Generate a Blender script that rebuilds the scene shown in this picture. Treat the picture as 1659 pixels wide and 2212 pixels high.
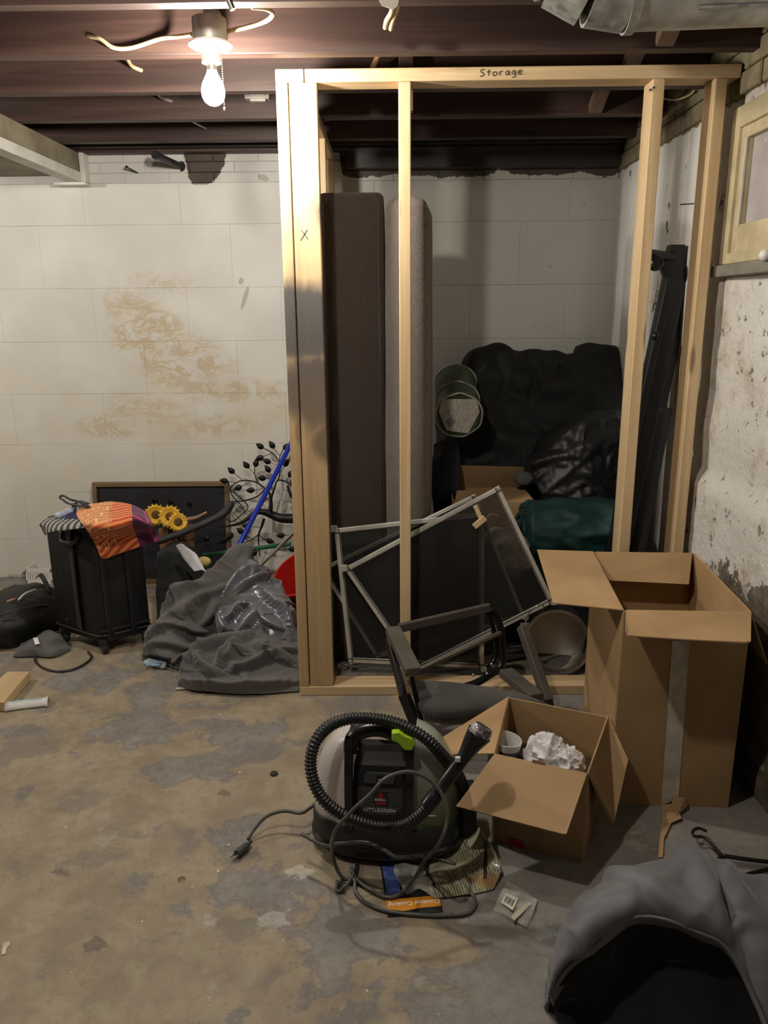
import bpy, bmesh, math, random
from mathutils import Vector, Matrix, noise

for _o in list(bpy.data.objects):
    bpy.data.objects.remove(_o, do_unlink=True)
SC = bpy.context.scene
COL = SC.collection
random.seed(7)
R = math.radians

# ------------------------------------------------------------------ camera
FPX, IW, IH = 1661.0, 1659, 2212
CAM = Vector((0.0, 0.0, 1.40))
CROT = Matrix.Rotation(R(0.6), 3, 'Z') @ Matrix.Rotation(R(90 - 14.7), 3, 'X') @ Matrix.Rotation(R(-0.5), 3, 'Z')
cd = bpy.data.cameras.new('camera')
cd.sensor_fit = 'VERTICAL'
cd.sensor_height = 36.0
cd.lens = 36.0 * FPX / IH
cd.clip_start = 0.02
cam = bpy.data.objects.new('camera', cd)
cam.matrix_world = Matrix.Translation(CAM) @ CROT.to_4x4()
COL.objects.link(cam)
SC.camera = cam

# ------------------------------------------------------------------ world, exposure
world = bpy.data.worlds.new('world')
SC.world = world
world.use_nodes = True
world.node_tree.nodes['Background'].inputs[0].default_value = (0.5, 0.52, 0.6, 1)
world.node_tree.nodes['Background'].inputs[1].default_value = 0.008
SC.view_settings.view_transform = 'Standard'
SC.view_settings.look = 'None'
SC.view_settings.gamma = 1.0
SC.view_settings.exposure = 0.30
SC.view_settings.use_curve_mapping = False
SC.cycles.max_bounces = 6
SC.cycles.adaptive_threshold = 0.03
SC.cycles.diffuse_bounces = 3
SC.cycles.glossy_bounces = 3
SC.cycles.transmission_bounces = 4
SC.cycles.transparent_max_bounces = 8
SC.cycles.caustics_reflective = False
SC.cycles.caustics_refractive = False
BULB_STRENGTH = 800.0          # the hanging bulb over the pile
BULB2_STRENGTH = 760.0         # the same kind of bulb on a joist above the photographer
BULB3_STRENGTH = 1200.0         # and one more in the part of the basement off to the left
BULB_COLOR = (1.0, 0.93, 0.83)
BULB2_COLOR = (1.0, 0.93, 0.82)

# ------------------------------------------------------------------ pixel -> place helpers
def ray(x, y):
    return CROT @ Vector(((x - 829.5) / FPX, -(y - 1106.0) / FPX, -1.0))
def aY(x, y, v):
    d = ray(x, y); return CAM + d * (v / d.y)
def aZ(x, y, v=0.0):
    d = ray(x, y); return CAM + d * ((v - CAM.z) / d.z)
def aX(x, y, v):
    d = ray(x, y); return CAM + d * (v / d.x)

CINV = CROT.transposed()
def to_px(p):
    q = CINV @ (p - CAM)
    return (829.5 - FPX * q.x / q.z, 1106.0 + FPX * q.y / q.z)

# ------------------------------------------------------------------ shape helpers
def V(*a):
    return Vector(a)
def spline(pts, n):
    """Catmull-Rom through pts, resampled to n points of even length."""
    P = [Vector(p) for p in pts]
    if len(P) == 2:
        return [P[0].lerp(P[1], i / (n - 1)) for i in range(n)]
    E = [P[0] * 2 - P[1]] + P + [P[-1] * 2 - P[-2]]
    fine = []
    for i in range(1, len(E) - 2):
        a, b, c, d = E[i - 1:i + 3]
        for k in range(16):
            t = k / 16
            fine.append(0.5 * ((2 * b) + (c - a) * t + (2 * a - 5 * b + 4 * c - d) * t * t + (3 * b - a - 3 * c + d) * t ** 3))
    fine.append(P[-1])
    L = [0.0]
    for i in range(1, len(fine)):
        L.append(L[-1] + (fine[i] - fine[i - 1]).length)
    out, j = [], 0
    for i in range(n):
        s = L[-1] * i / (n - 1)
        while j < len(L) - 2 and L[j + 1] < s:
            j += 1
        seg = L[j + 1] - L[j]
        out.append(fine[j].lerp(fine[j + 1], 0 if seg < 1e-9 else (s - L[j]) / seg))
    return out

class MB:
    """Collects shapes in world coordinates; build() links them as one mesh object."""
    def __init__(self):
        self.bm = bmesh.new()
    def box(self, lo, hi, rot=None, piv=None):
        lo, hi = Vector(lo), Vector(hi)
        c = [(x, y, z) for z in (lo.z, hi.z) for y in (lo.y, hi.y) for x in (lo.x, hi.x)]
        c = [Vector(p) for p in c]
        if rot is not None:
            pv = Vector(piv) if piv is not None else (lo + hi) / 2
            c = [rot @ (p - pv) + pv for p in c]
        v = [self.bm.verts.new(p) for p in c]
        for f in ((0, 2, 3, 1), (4, 5, 7, 6), (0, 1, 5, 4), (2, 6, 7, 3), (0, 4, 6, 2), (1, 3, 7, 5)):
            self.bm.faces.new([v[i] for i in f])
        return self
    def bar(self, p, q, w, h, up=(0, 0, 1)):
        """square bar from p to q: w across, h along 'up'."""
        p, q = Vector(p), Vector(q)
        d = (q - p).normalized(); u = Vector(up)
        s = d.cross(u)
        if s.length < 1e-5:
            s = d.cross(Vector((1, 0, 0)))
        s.normalize(); u = s.cross(d).normalized()
        v = []
        for b in (p, q):
            for (a, c) in ((-1, -1), (1, -1), (1, 1), (-1, 1)):
                v.append(self.bm.verts.new(b + s * (a * w / 2) + u * (c * h / 2)))
        for f in ((3, 2, 1, 0), (4, 5, 6, 7), (0, 1, 5, 4), (1, 2, 6, 5), (2, 3, 7, 6), (3, 0, 4, 7)):
            self.bm.faces.new([v[i] for i in f])
        return self
    def tube(self, pts, r, seg=10, n=None, closed=False, flat=1.0):
        """round tube along pts; r is a number, a list or a function of 0..1"""
        P = [Vector(p) for p in pts]
        if n:
            P = spline(P, n)
        m = len(P)
        rings = []
        t = (P[1] - P[0]).normalized()
        nrm = t.orthogonal().normalized()
        for i, p in enumerate(P):
            if closed:
                tt = (P[(i + 1) % m] - P[i - 1]).normalized()
            else:
                tt = (P[min(i + 1, m - 1)] - P[max(i - 1, 0)]).normalized()
            nrm = (nrm - tt * nrm.dot(tt))
            if nrm.length < 1e-6:
                nrm = tt.orthogonal()
            nrm.normalize()
            b = tt.cross(nrm)
            if callable(r):
                rr = r(i / max(m - 1, 1))
            elif isinstance(r, (list, tuple)):
                rr = r[i]
            else:
                rr = r
            rings.append([self.bm.verts.new(p + (nrm * math.cos(2 * math.pi * k / seg) + b * math.sin(2 * math.pi * k / seg) * flat) * rr) for k in range(seg)])
        for i in range(m if closed else m - 1):
            A, B_ = rings[i], rings[(i + 1) % m]
            for k in range(seg):
                self.bm.faces.new((A[k], A[(k + 1) % seg], B_[(k + 1) % seg], B_[k]))
        if not closed:
            self.bm.faces.new(rings[0][::-1]); self.bm.faces.new(rings[-1])
        return self
    def lathe(self, prof, mat=None, seg=24, cap=True):
        """prof: list of (radius, height) turned about local z, placed by 4x4 mat."""
        mat = mat or Matrix.Identity(4)
        rings = []
        for (r, h) in prof:
            rings.append([self.bm.verts.new(mat @ Vector((max(r, 1e-4) * math.cos(2 * math.pi * k / seg), max(r, 1e-4) * math.sin(2 * math.pi * k / seg), h))) for k in range(seg)])
        for i in range(len(rings) - 1):
            for k in range(seg):
                self.bm.faces.new((rings[i][k], rings[i][(k + 1) % seg], rings[i + 1][(k + 1) % seg], rings[i + 1][k]))
        if cap:
            self.bm.faces.new(rings[0][::-1]); self.bm.faces.new(rings[-1])
        return self
    def prism(self, poly, off):
        """polygon (3D points) extruded by vector off."""
        off = Vector(off)
        a = [self.bm.verts.new(Vector(p)) for p in poly]
        b = [self.bm.verts.new(Vector(p) + off) for p in poly]
        n = len(a)
        self.bm.faces.new(a[::-1]); self.bm.faces.new(b)
        for i in range(n):
            self.bm.faces.new((a[i], a[(i + 1) % n], b[(i + 1) % n], b[i]))
        return self
    def grid(self, rows, closed_u=False, closed_v=False):
        """rows: list of lists of points."""
        g = [[self.bm.verts.new(p) for p in r] for r in rows]
        nu, nv = len(g), len(g[0])
        for i in range(nu if closed_u else nu - 1):
            for j in range(nv if closed_v else nv - 1):
                self.bm.faces.new((g[i][j], g[i][(j + 1) % nv], g[(i + 1) % nu][(j + 1) % nv], g[(i + 1) % nu][j]))
        return self
    def sphere(self, c, r, sx=1, sy=1, sz=1, rot=None, u=16, v=10):
        m = Matrix.Translation(Vector(c)) @ (rot.to_4x4() if rot is not None else Matrix.Identity(4)) @ Matrix.Diagonal((r * sx, r * sy, r * sz, 1))
        bmesh.ops.create_uvsphere(self.bm, u_segments=u, v_segments=v, radius=1.0, matrix=m)
        return self
    def build(self, name, mat, parent=None, smooth=False, bevel=0, bseg=2, thick=0, sub=0, origin=None, fix=True):
        bm = self.bm
        if fix:
            bmesh.ops.recalc_face_normals(bm, faces=bm.faces)
        lo = Vector((1e9,) * 3); hi = -lo
        for v in bm.verts:
            for k in range(3):
                lo[k] = min(lo[k], v.co[k]); hi[k] = max(hi[k], v.co[k])
        og = Vector(origin) if origin is not None else Vector(((lo.x + hi.x) / 2, (lo.y + hi.y) / 2, lo.z))
        bmesh.ops.translate(bm, verts=bm.verts, vec=-og)
        me = bpy.data.meshes.new(name)
        bm.to_mesh(me); bm.free()
        if smooth:
            for p in me.polygons:
                p.use_smooth = True
        if isinstance(mat, (list, tuple)):
            for m_ in mat:
                me.materials.append(m_)
        elif mat is not None:
            me.materials.append(mat)
        o = bpy.data.objects.new(name, me)
        COL.objects.link(o)
        place(o, og, parent)
        if smooth == 'auto':
            md = o.modifiers.new('e', 'EDGE_SPLIT'); md.split_angle = R(38)
        if thick:
            md = o.modifiers.new('t', 'SOLIDIFY'); md.thickness = thick; md.offset = 0
        if sub:
            md = o.modifiers.new('s', 'SUBSURF'); md.levels = sub; md.render_levels = sub
        if bevel:
            md = o.modifiers.new('b', 'BEVEL'); md.width = bevel; md.segments = bseg; md.limit_method = 'ANGLE'; md.angle_limit = R(40)
            md.harden_normals = False
        return o

WPOS = {}
def place(o, og, parent=None):
    WPOS[o.name] = Vector(og)
    if parent is not None:
        o.parent = parent
        o.location = Vector(og) - WPOS[parent.name]
    else:
        o.location = og
def tag(o, label, cat=None, group=None, kind=None):
    o['label'] = label
    if cat: o['category'] = cat
    if group: o['group'] = group
    if kind: o['kind'] = kind
    return o
def thing(name, loc, label, cat, group=None):
    o = bpy.data.objects.new(name, None)
    o.empty_display_size = 0.05
    COL.objects.link(o)
    place(o, Vector(loc))
    return tag(o, label, cat, group)
def struct(o, label=None):
    o['kind'] = 'structure'
    if label: o['label'] = label
    return o

def fbm(p, s, o=4):
    return noise.fractal(Vector(p) * s, 0.9, 2.1, o)
def ridge(x):
    """soft cloth-fold profile, period 1, sharp crests 0..1"""
    x = x - math.floor(x)
    return 1 - abs(2 * x - 1) ** 1.6

def soft(curves, nu, nv, disp=None, closed_u=False, closed_v=False):
    """loft through curves (each a list of points) -> rows; disp(u, v, p, n) moves along the normal"""
    cs = [spline(c, nv) for c in curves]
    cols = []
    for j in range(nv):
        cols.append(spline([c[j] for c in cs], nu))
    rows = [[cols[j][i] for j in range(nv)] for i in range(nu)]
    if disp:
        out = []
        for i in range(nu):
            r = []
            for j in range(nv):
                du = rows[min(i + 1, nu - 1)][j] - rows[max(i - 1, 0)][j]
                dv = rows[i][min(j + 1, nv - 1)] - rows[i][max(j - 1, 0)]
                nn = du.cross(dv)
                nn = nn.normalized() if nn.length > 1e-9 else Vector((0, 0, 1))
                r.append(rows[i][j] + nn * disp(i / (nu - 1), j / (nv - 1), rows[i][j]))
            out.append(r)
        rows = out
    return rows

# ------------------------------------------------------------------ material helpers
class NT:
    def __init__(self, name):
        self.m = bpy.data.materials.new(name)
        self.m.use_nodes = True
        self.t = self.m.node_tree
        self.b = self.t.nodes['Principled BSDF']
        self.o = self.t.nodes['Material Output']
        self._c = {}
    def n(self, k, **kw):
        x = self.t.nodes.new(k)
        for a, b in kw.items():
            setattr(x, a, b)
        return x
    def put(self, sock, v):
        if v is None:
            return
        if isinstance(v, bpy.types.NodeSocket):
            self.t.links.new(v, sock)
        elif isinstance(v, (tuple, list)) and len(v) == 3 and sock.type == 'RGBA':
            sock.default_value = (*v, 1)
        else:
            sock.default_value = v
    def pos(self):
        if 'p' not in self._c:
            self._c['p'] = self.n('ShaderNodeNewGeometry').outputs['Position']
        return self._c['p']
    def obj(self):
        if 'o' not in self._c:
            self._c['o'] = self.n('ShaderNodeTexCoord').outputs['Object']
        return self._c['o']
    def rnd(self):
        return self.n('ShaderNodeObjectInfo').outputs['Random']
    def map(self, v, loc=(0, 0, 0), rot=(0, 0, 0), sc=(1, 1, 1), typ='POINT'):
        x = self.n('ShaderNodeMapping', vector_type=typ)
        self.put(x.inputs[0], v); x.inputs['Location'].default_value = loc; x.inputs['Rotation'].default_value = rot; x.inputs['Scale'].default_value = sc
        return x.outputs[0]
    def noise(self, v, s, d=4, r=0.55, dist=0.0, col=False):
        x = self.n('ShaderNodeTexNoise')
        self.put(x.inputs['Vector'], v); x.inputs['Scale'].default_value = s; x.inputs['Detail'].default_value = d
        x.inputs['Roughness'].default_value = r; x.inputs['Distortion'].default_value = dist
        return x.outputs['Color' if col else 'Fac']
    def voro(self, v, s, feat='F1', out='Distance', rnd=1.0):
        x = self.n('ShaderNodeTexVoronoi', feature=feat)
        self.put(x.inputs['Vector'], v); x.inputs['Scale'].default_value = s; x.inputs['Randomness'].default_value = rnd
        return x.outputs[out]
    def wave(self, v, s, dist=0, d=2, typ='BANDS', dr='X', prof='SIN'):
        x = self.n('ShaderNodeTexWave', wave_type=typ, wave_profile=prof)
        if typ == 'BANDS': x.bands_direction = dr
        self.put(x.inputs['Vector'], v); x.inputs['Scale'].default_value = s; x.inputs['Distortion'].default_value = dist; x.inputs['Detail'].default_value = d
        return x.outputs['Fac']
    def blob(self, v, loc, sc, rot=(0, 0, 0)):
        """1 at loc falling to 0 at the ellipsoid of half-axes sc"""
        x = self.n('ShaderNodeTexGradient', gradient_type='SPHERICAL')
        self.put(x.inputs[0], self.map(v, loc, rot, sc, 'TEXTURE'))
        return x.outputs['Fac']
    def math(self, op, a, b=None, c=None, clamp=False):
        x = self.n('ShaderNodeMath', operation=op, use_clamp=clamp)
        self.put(x.inputs[0], a); self.put(x.inputs[1], b)
        if c is not None: self.put(x.inputs[2], c)
        return x.outputs[0]
    def xyz(self, v):
        x = self.n('ShaderNodeSeparateXYZ'); self.put(x.inputs[0], v); return x.outputs
    def step(self, v, a, b, lo=0.0, hi=1.0):
        x = self.n('ShaderNodeMapRange', interpolation_type='SMOOTHSTEP')
        self.put(x.inputs['Value'], v)
        x.inputs['From Min'].default_value = a; x.inputs['From Max'].default_value = b
        x.inputs['To Min'].default_value = lo; x.inputs['To Max'].default_value = hi
        return x.outputs[0]
    def mix(self, f, a, b, mode='MIX'):
        x = self.n('ShaderNodeMix', data_type='RGBA', blend_type=mode)
        self.put(x.inputs['Factor'], f); self.put(x.inputs['A'], a); self.put(x.inputs['B'], b)
        for s in x.inputs:
            if s.type == 'RGBA' and s.name == 'A': self.put(s, a)
            if s.type == 'RGBA' and s.name == 'B': self.put(s, b)
        for s in x.outputs:
            if s.type == 'RGBA': return s
    def fmix(self, f, a, b):
        return self.math('ADD', self.math('MULTIPLY', self.math('SUBTRACT', 1.0, f), a), self.math('MULTIPLY', f, b))
    def bump(self, h, st=0.3, dist=0.01, base=None):
        x = self.n('ShaderNodeBump'); self.put(x.inputs['Height'], h)
        x.inputs['Strength'].default_value = st; x.inputs['Distance'].default_value = dist
        if base is not None: self.put(x.inputs['Normal'], base)
        return x.outputs[0]
    def out(self, color=None, rough=None, normal=None, metal=None, **kw):
        self.put(self.b.inputs['Base Color'], color); self.put(self.b.inputs['Roughness'], rough)
        self.put(self.b.inputs['Normal'], normal); self.put(self.b.inputs['Metallic'], metal)
        for k, v in kw.items():
            self.put(self.b.inputs[k.replace('_', ' ')], v)
        return self.m

def simple(name, col, rough=0.6, metal=0.0, var=0.25, vs=9, bump=0.0, bs=90, **kw):
    """plain colour with a little uneven tone and fine relief"""
    t = NT(name)
    n = t.noise(t.obj(), vs, 5)
    c = t.mix(t.step(n, 0.3, 0.7), tuple(x * (1 - var) for x in col), tuple(min(1, x * (1 + var)) for x in col))
    nm = t.bump(t.noise(t.obj(), bs, 4), bump, 0.004) if bump else None
    return t.out(c, rough, nm, metal, **kw)
# ------------------------------------------------------------------ cloth sheets with overlapping drapery folds
def uv_rows(b, rows):
    b.grid(rows)
    uv = b.bm.loops.layers.uv.new('UVMap')
    nu, nv = len(rows), len(rows[0])
    idx = {}
    k = 0
    b.bm.verts.ensure_lookup_table()
    for i in range(nu):
        for j in range(nv):
            idx[b.bm.verts[k]] = (j / (nv - 1), i / (nu - 1)); k += 1
    for f in b.bm.faces:
        for l in f.loops:
            l[uv].uv = idx[l.vert]
    return b
def sheet(name, rows, mat, parent=None, thick=0.004, sub=1):
    return uv_rows(MB(), rows).build(name, mat, parent, smooth=True, thick=thick, sub=sub)
def folds(rows, amp, freq=5.0, layers=4, seed=0, keep=.05, rim=.35, aniso=.3, lean=.6, fine=.25, power=2.0, zmin=.003, smooth=2, ridges=None):
    """piles several families of long ridges on a lofted sheet; the highest ridge wins, as in heaped cloth"""
    nu, nv = len(rows), len(rows[0])
    rs = random.Random(seed)
    segs = []
    for (pts, wpx, hgt) in (ridges or []):
        P = [Vector((x, y, 0)) for (x, y) in pts]
        P = spline(P, 14)
        for k in range(13):
            segs.append((P[k].x, P[k].y, P[k + 1].x, P[k + 1].y, wpx, hgt, math.sin(math.pi * (k + .5) / 13) ** .5))
    cen = sum((p for r in rows for p in r), Vector()) / (nu * nv)
    fam = []
    for k in range(layers):
        fam.append((rs.uniform(0, math.pi), freq * rs.uniform(.65, 1.35) * (1.0 if k < 3 else 1.7), rs.uniform(.65, 1.0) * (1 if k < 3 else .55), Vector((rs.uniform(-9, 9), rs.uniform(-9, 9), rs.uniform(-9, 9)))))
    out = []
    for i in range(nu):
        r = []
        for j in range(nv):
            p = rows[i][j]
            du = rows[min(i + 1, nu - 1)][j] - rows[max(i - 1, 0)][j]
            dv = rows[i][min(j + 1, nv - 1)] - rows[i][max(j - 1, 0)]
            nn = du.cross(dv)
            nn = nn.normalized() if nn.length > 1e-9 else Vector((0, 0, 1))
            if nn.z < -.15 or (abs(nn.z) <= .15 and nn.y > 0): nn = -nn
            u, v = i / (nu - 1), j / (nv - 1)
            e = min(1.0, min(u, 1 - u, v, 1 - v) / max(keep, 1e-3))
            e = rim + (1 - rim) * e
            q = p - cen
            best = 0.0; bl = Vector((0, 0, 0))
            for (a, f, w, off) in fam:
                aa = a + .35 * noise.noise(q * 3 + off)
                ca, sa = math.cos(aa), math.sin(aa)
                wv = noise.noise_vector(q * 4.0 + off) * .05
                g = q + wv
                s = g.x * ca + (g.y * .7 + g.z) * sa
                t2 = -g.x * sa + (g.y * .7 + g.z) * ca
                n1 = noise.noise(Vector((s * f, t2 * f * aniso, 0)) + off)
                tri = 1 - min(1.0, abs(n1) * 2.6)
                m = max(0.0, min(1.0, .7 + 1.4 * noise.noise(q * 5 + off * 1.7)))
                h = w * m * (tri ** power)
                if h > best:
                    best = h; bl = Vector((ca, sa * .7, 0)) * (1 if n1 < 0 else -1)
            h = best * amp + fine * amp * .5 * noise.noise(q * freq * 4.5)
            if segs:
                qx, qy = to_px(p)
                rb_ = 0.0
                for (x0, y0, x1, y1, wp, hg, tp) in segs:
                    dx, dy = x1 - x0, y1 - y0
                    l2 = dx * dx + dy * dy + 1e-9
                    t = max(0.0, min(1.0, ((qx - x0) * dx + (qy - y0) * dy) / l2))
                    ex, ey = qx - x0 - dx * t, qy - y0 - dy * t
                    d2 = ex * ex + ey * ey
                    w2 = wp * (.42 if ey > 0 else 1.3)
                    if d2 < 9 * w2 * w2:
                        rb_ = max(rb_, hg * tp * math.exp(-d2 / (w2 * w2)))
                h = h * .55 + rb_
            pt = p + nn * (h * e) + Vector((bl.x, bl.y, 0)) * (amp * lean * best * e * .4)
            if pt.z < zmin: pt.z = zmin
            r.append(pt)
        out.append(r)
    for _k in range(smooth):
        new = [list(r) for r in out]
        for i in range(1, nu - 1):
            for j in range(1, nv - 1):
                new[i][j] = out[i][j] * .5 + (out[i - 1][j] + out[i + 1][j] + out[i][j - 1] + out[i][j + 1]) * .125
        out = new
    return out
def cloth(name, rows, mat, grow=0.02, parent=None, thick=0.004, sub=1, freq=9.0, seed=None, **kw):
    """grow: height of the folds in metres"""
    if seed is None: seed = len(bpy.data.objects)
    for k in ('bend', 'colliders', 'drop', 'stiff', 'pin'): kw.pop(k, None)
    return sheet(name, folds(rows, grow, freq, seed=seed, **kw), mat, parent, thick, sub)
def cz(pts):
    return [aZ(x, y, z) for (x, y, z) in pts]
def cy(pts):
    return [aY(x, y, v) for (x, y, v) in pts]
# ================================================================== materials of the place
def lumber(axis, name, lightc=(0.70, 0.53, 0.315), darkc=(0.54, 0.375, 0.20), soot=False):
    t = NT(name)
    p = t.obj()
    sc = {'X': (1.2, 26, 26), 'Y': (26, 1.2, 26), 'Z': (26, 26, 1.2)}[axis]
    seed = t.math('MULTIPLY', t.rnd(), 37.0)
    add = t.n('ShaderNodeVectorMath', operation='ADD'); t.put(add.inputs[0], p); 
    cx = t.n('ShaderNodeCombineXYZ'); t.put(cx.inputs[0], seed); t.put(cx.inputs[1], seed); t.put(cx.inputs[2], seed)
    t.put(add.inputs[1], cx.outputs[0]); p = add.outputs[0]
    g = t.noise(t.map(p, sc=sc), 1.0, 5, 0.6, 0.6)
    sk = {'X': (3, 13, 13), 'Y': (13, 3, 13), 'Z': (13, 13, 3)}[axis]
    kn = t.voro(t.map(p, sc=sk), 0.55)
    knot = t.step(kn, 0.045, 0.11, 1, 0)
    ring = t.step(t.wave(t.map(p, sc=sk), 3, 6, 3, 'RINGS'), 0.4, 0.9)
    c = t.mix(t.step(g, 0.34, 0.68), darkc, lightc)
    c = t.mix(t.math('MULTIPLY', ring, 0.14), c, darkc)
    c = t.mix(t.step(t.noise(p, 5, 4), 0.45, 0.75, 0, 0.4), c, tuple(.55 * a + .45 * b for a, b in zip(lightc, darkc)))
    c = t.mix(t.math('MULTIPLY', knot, 0.8), c, tuple(.35 * v for v in darkc))
    rough = 0.55
    if soot:
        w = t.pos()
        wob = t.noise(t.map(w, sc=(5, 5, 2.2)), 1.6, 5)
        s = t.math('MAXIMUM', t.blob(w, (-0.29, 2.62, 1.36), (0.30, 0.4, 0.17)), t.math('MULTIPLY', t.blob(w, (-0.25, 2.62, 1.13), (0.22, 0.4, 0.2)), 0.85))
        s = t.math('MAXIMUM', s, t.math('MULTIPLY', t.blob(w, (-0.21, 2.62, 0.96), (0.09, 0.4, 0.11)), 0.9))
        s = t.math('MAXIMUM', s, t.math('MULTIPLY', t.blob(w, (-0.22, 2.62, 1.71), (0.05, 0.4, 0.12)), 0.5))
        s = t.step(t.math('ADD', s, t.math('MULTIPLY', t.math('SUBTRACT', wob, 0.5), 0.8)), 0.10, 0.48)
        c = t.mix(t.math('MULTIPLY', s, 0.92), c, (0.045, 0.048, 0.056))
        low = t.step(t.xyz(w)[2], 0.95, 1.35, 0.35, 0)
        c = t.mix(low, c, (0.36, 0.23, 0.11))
    return t.out(c, rough, t.bump(g, 0.15, 0.003))
LUM_X = lumber('X', 'lumber_along_x')
LUM_Y = lumber('Y', 'lumber_along_y')
LUM_Z = lumber('Z', 'lumber_upright')
LUM_S = lumber('Z', 'lumber_sooty', (0.60, 0.44, 0.245), (0.46, 0.31, 0.16), soot=True)
OLDX = lumber('X', 'old_joist_wood', (0.074, 0.039, 0.030), (0.036, 0.019, 0.0145))
OLDY = lumber('Y', 'old_plank_wood', (0.10, 0.06, 0.045), (0.05, 0.03, 0.024))
DARKBEAM = lumber('X', 'blackened_beam_wood', (0.035, 0.024, 0.019), (0.016, 0.011, 0.009))
OLDZ = lumber('Z', 'old_upright_wood', (0.20, 0.13, 0.09), (0.12, 0.075, 0.05))

def m_floor():
    t = NT('worn_concrete_floor')
    p = t.pos(); x = t.xyz(p)
    warp = t.noise(p, 3.0, 3, 0.5, 0, True)
    ad = t.n('ShaderNodeVectorMath', operation='MULTIPLY_ADD'); t.put(ad.inputs[0], warp); ad.inputs[1].default_value = (.10, .10, 0); t.put(ad.inputs[2], p)
    q = ad.outputs[0]
    n1 = t.math('ADD', t.math('MULTIPLY', t.noise(q, 1.9, 7, 0.66), .75), t.math('MULTIPLY', t.noise(q, 5.5, 6, .68), .25))
    bias = t.step(x[0], -0.3, 0.55, 0.02, -0.11)
    m1 = t.math('ADD', n1, bias)
    tan = t.step(m1, 0.475, 0.50)                       # paint worn off to tan concrete
    n2 = t.noise(q, 6.5, 6, 0.62)
    grey = t.mix(t.step(n2, 0.35, 0.7), (0.21, 0.195, 0.178), (0.29, 0.268, 0.24))
    tanc = t.mix(t.step(n2, 0.35, 0.68), (0.26, 0.208, 0.142), (0.37, 0.30, 0.205))
    tanc = t.mix(t.step(t.noise(q, 17, 6), 0.52, 0.66), tanc, (0.36, 0.305, 0.21))
    c = t.mix(tan, grey, tanc)
    edge = t.math('MULTIPLY', t.step(m1, 0.455, 0.478), t.step(m1, 0.478, 0.50, 1, 0))
    c = t.mix(t.math('MULTIPLY', edge, 0.35), c, (0.12, 0.1, 0.085))
    n3 = t.noise(q, 3.6, 6, 0.6)
    c = t.mix(t.step(n3, 0.555, 0.60, 0, 0.6), c, (0.185, 0.165, 0.15))
    n6 = t.noise(t.map(q, (5, 3, 0)), 4.4, 7, 0.65)
    c = t.mix(t.step(n6, 0.62, 0.66, 0, 0.45), c, (0.40, 0.36, 0.30))
    drk = t.noise(t.map(q, (9, 2, 0)), 7.5, 6, 0.6)
    c = t.mix(t.step(drk, 0.71, 0.76, 0, 0.8), c, (0.055, 0.045, 0.04))
    speck = t.voro(q, 15, 'F1')
    c = t.mix(t.step(speck, 0.028, 0.05, 0.6, 0), c, (0.5, 0.47, 0.4))
    nsp = t.noise(p, 34, 4)
    for (px, py, r, col) in ((650, 1885, .05, (0.62, 0.58, 0.52)), (590, 1985, .06, (0.5, 0.48, 0.43)), (455, 1990, .035, (0.45, 0.42, 0.36)), (1180, 2015, .045, (0.36, 0.40, 0.385)),
                             (205, 2045, .05, (0.07, 0.06, 0.055)), (130, 1885, .03, (0.1, 0.085, 0.075)), (590, 1672, .013, (0.03, 0.022, 0.03)), (480, 1715, .03, (0.09, 0.07, 0.06)), (965, 2072, .014, (0.25, 0.08, 0.07))):
        g = aZ(px, py)
        b = t.blob(p, g, (r, r * .8, 1))
        m = t.step(t.math('ADD', b, t.math('MULTIPLY', t.math('SUBTRACT', nsp, 0.5), 2.2)), 0.3, 0.55, 0, 0.62)
        m = t.math('MULTIPLY', m, t.step(b, 0, 0.1))
        c = t.mix(m, c, col)
    g1 = t.noise(q, 34, 4, .7); g2 = t.noise(q, 110, 2, .7)
    c = t.mix(t.step(g1, .42, .7, 0, .38), c, t.mix(tan, (0.12, 0.108, 0.10), (0.16, 0.12, 0.075)))
    c = t.mix(t.step(g2, .5, .75, 0, .30), c, (0.36, 0.32, 0.26))
    wet = t.noise(q, 1.3, 3)
    h = t.noise(p, 30, 6, 0.65)
    return t.out(c, t.step(wet, 0.3, 0.7, 0.52, 0.78), t.bump(h, 0.35, 0.004))
FLOOR = m_floor()

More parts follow.
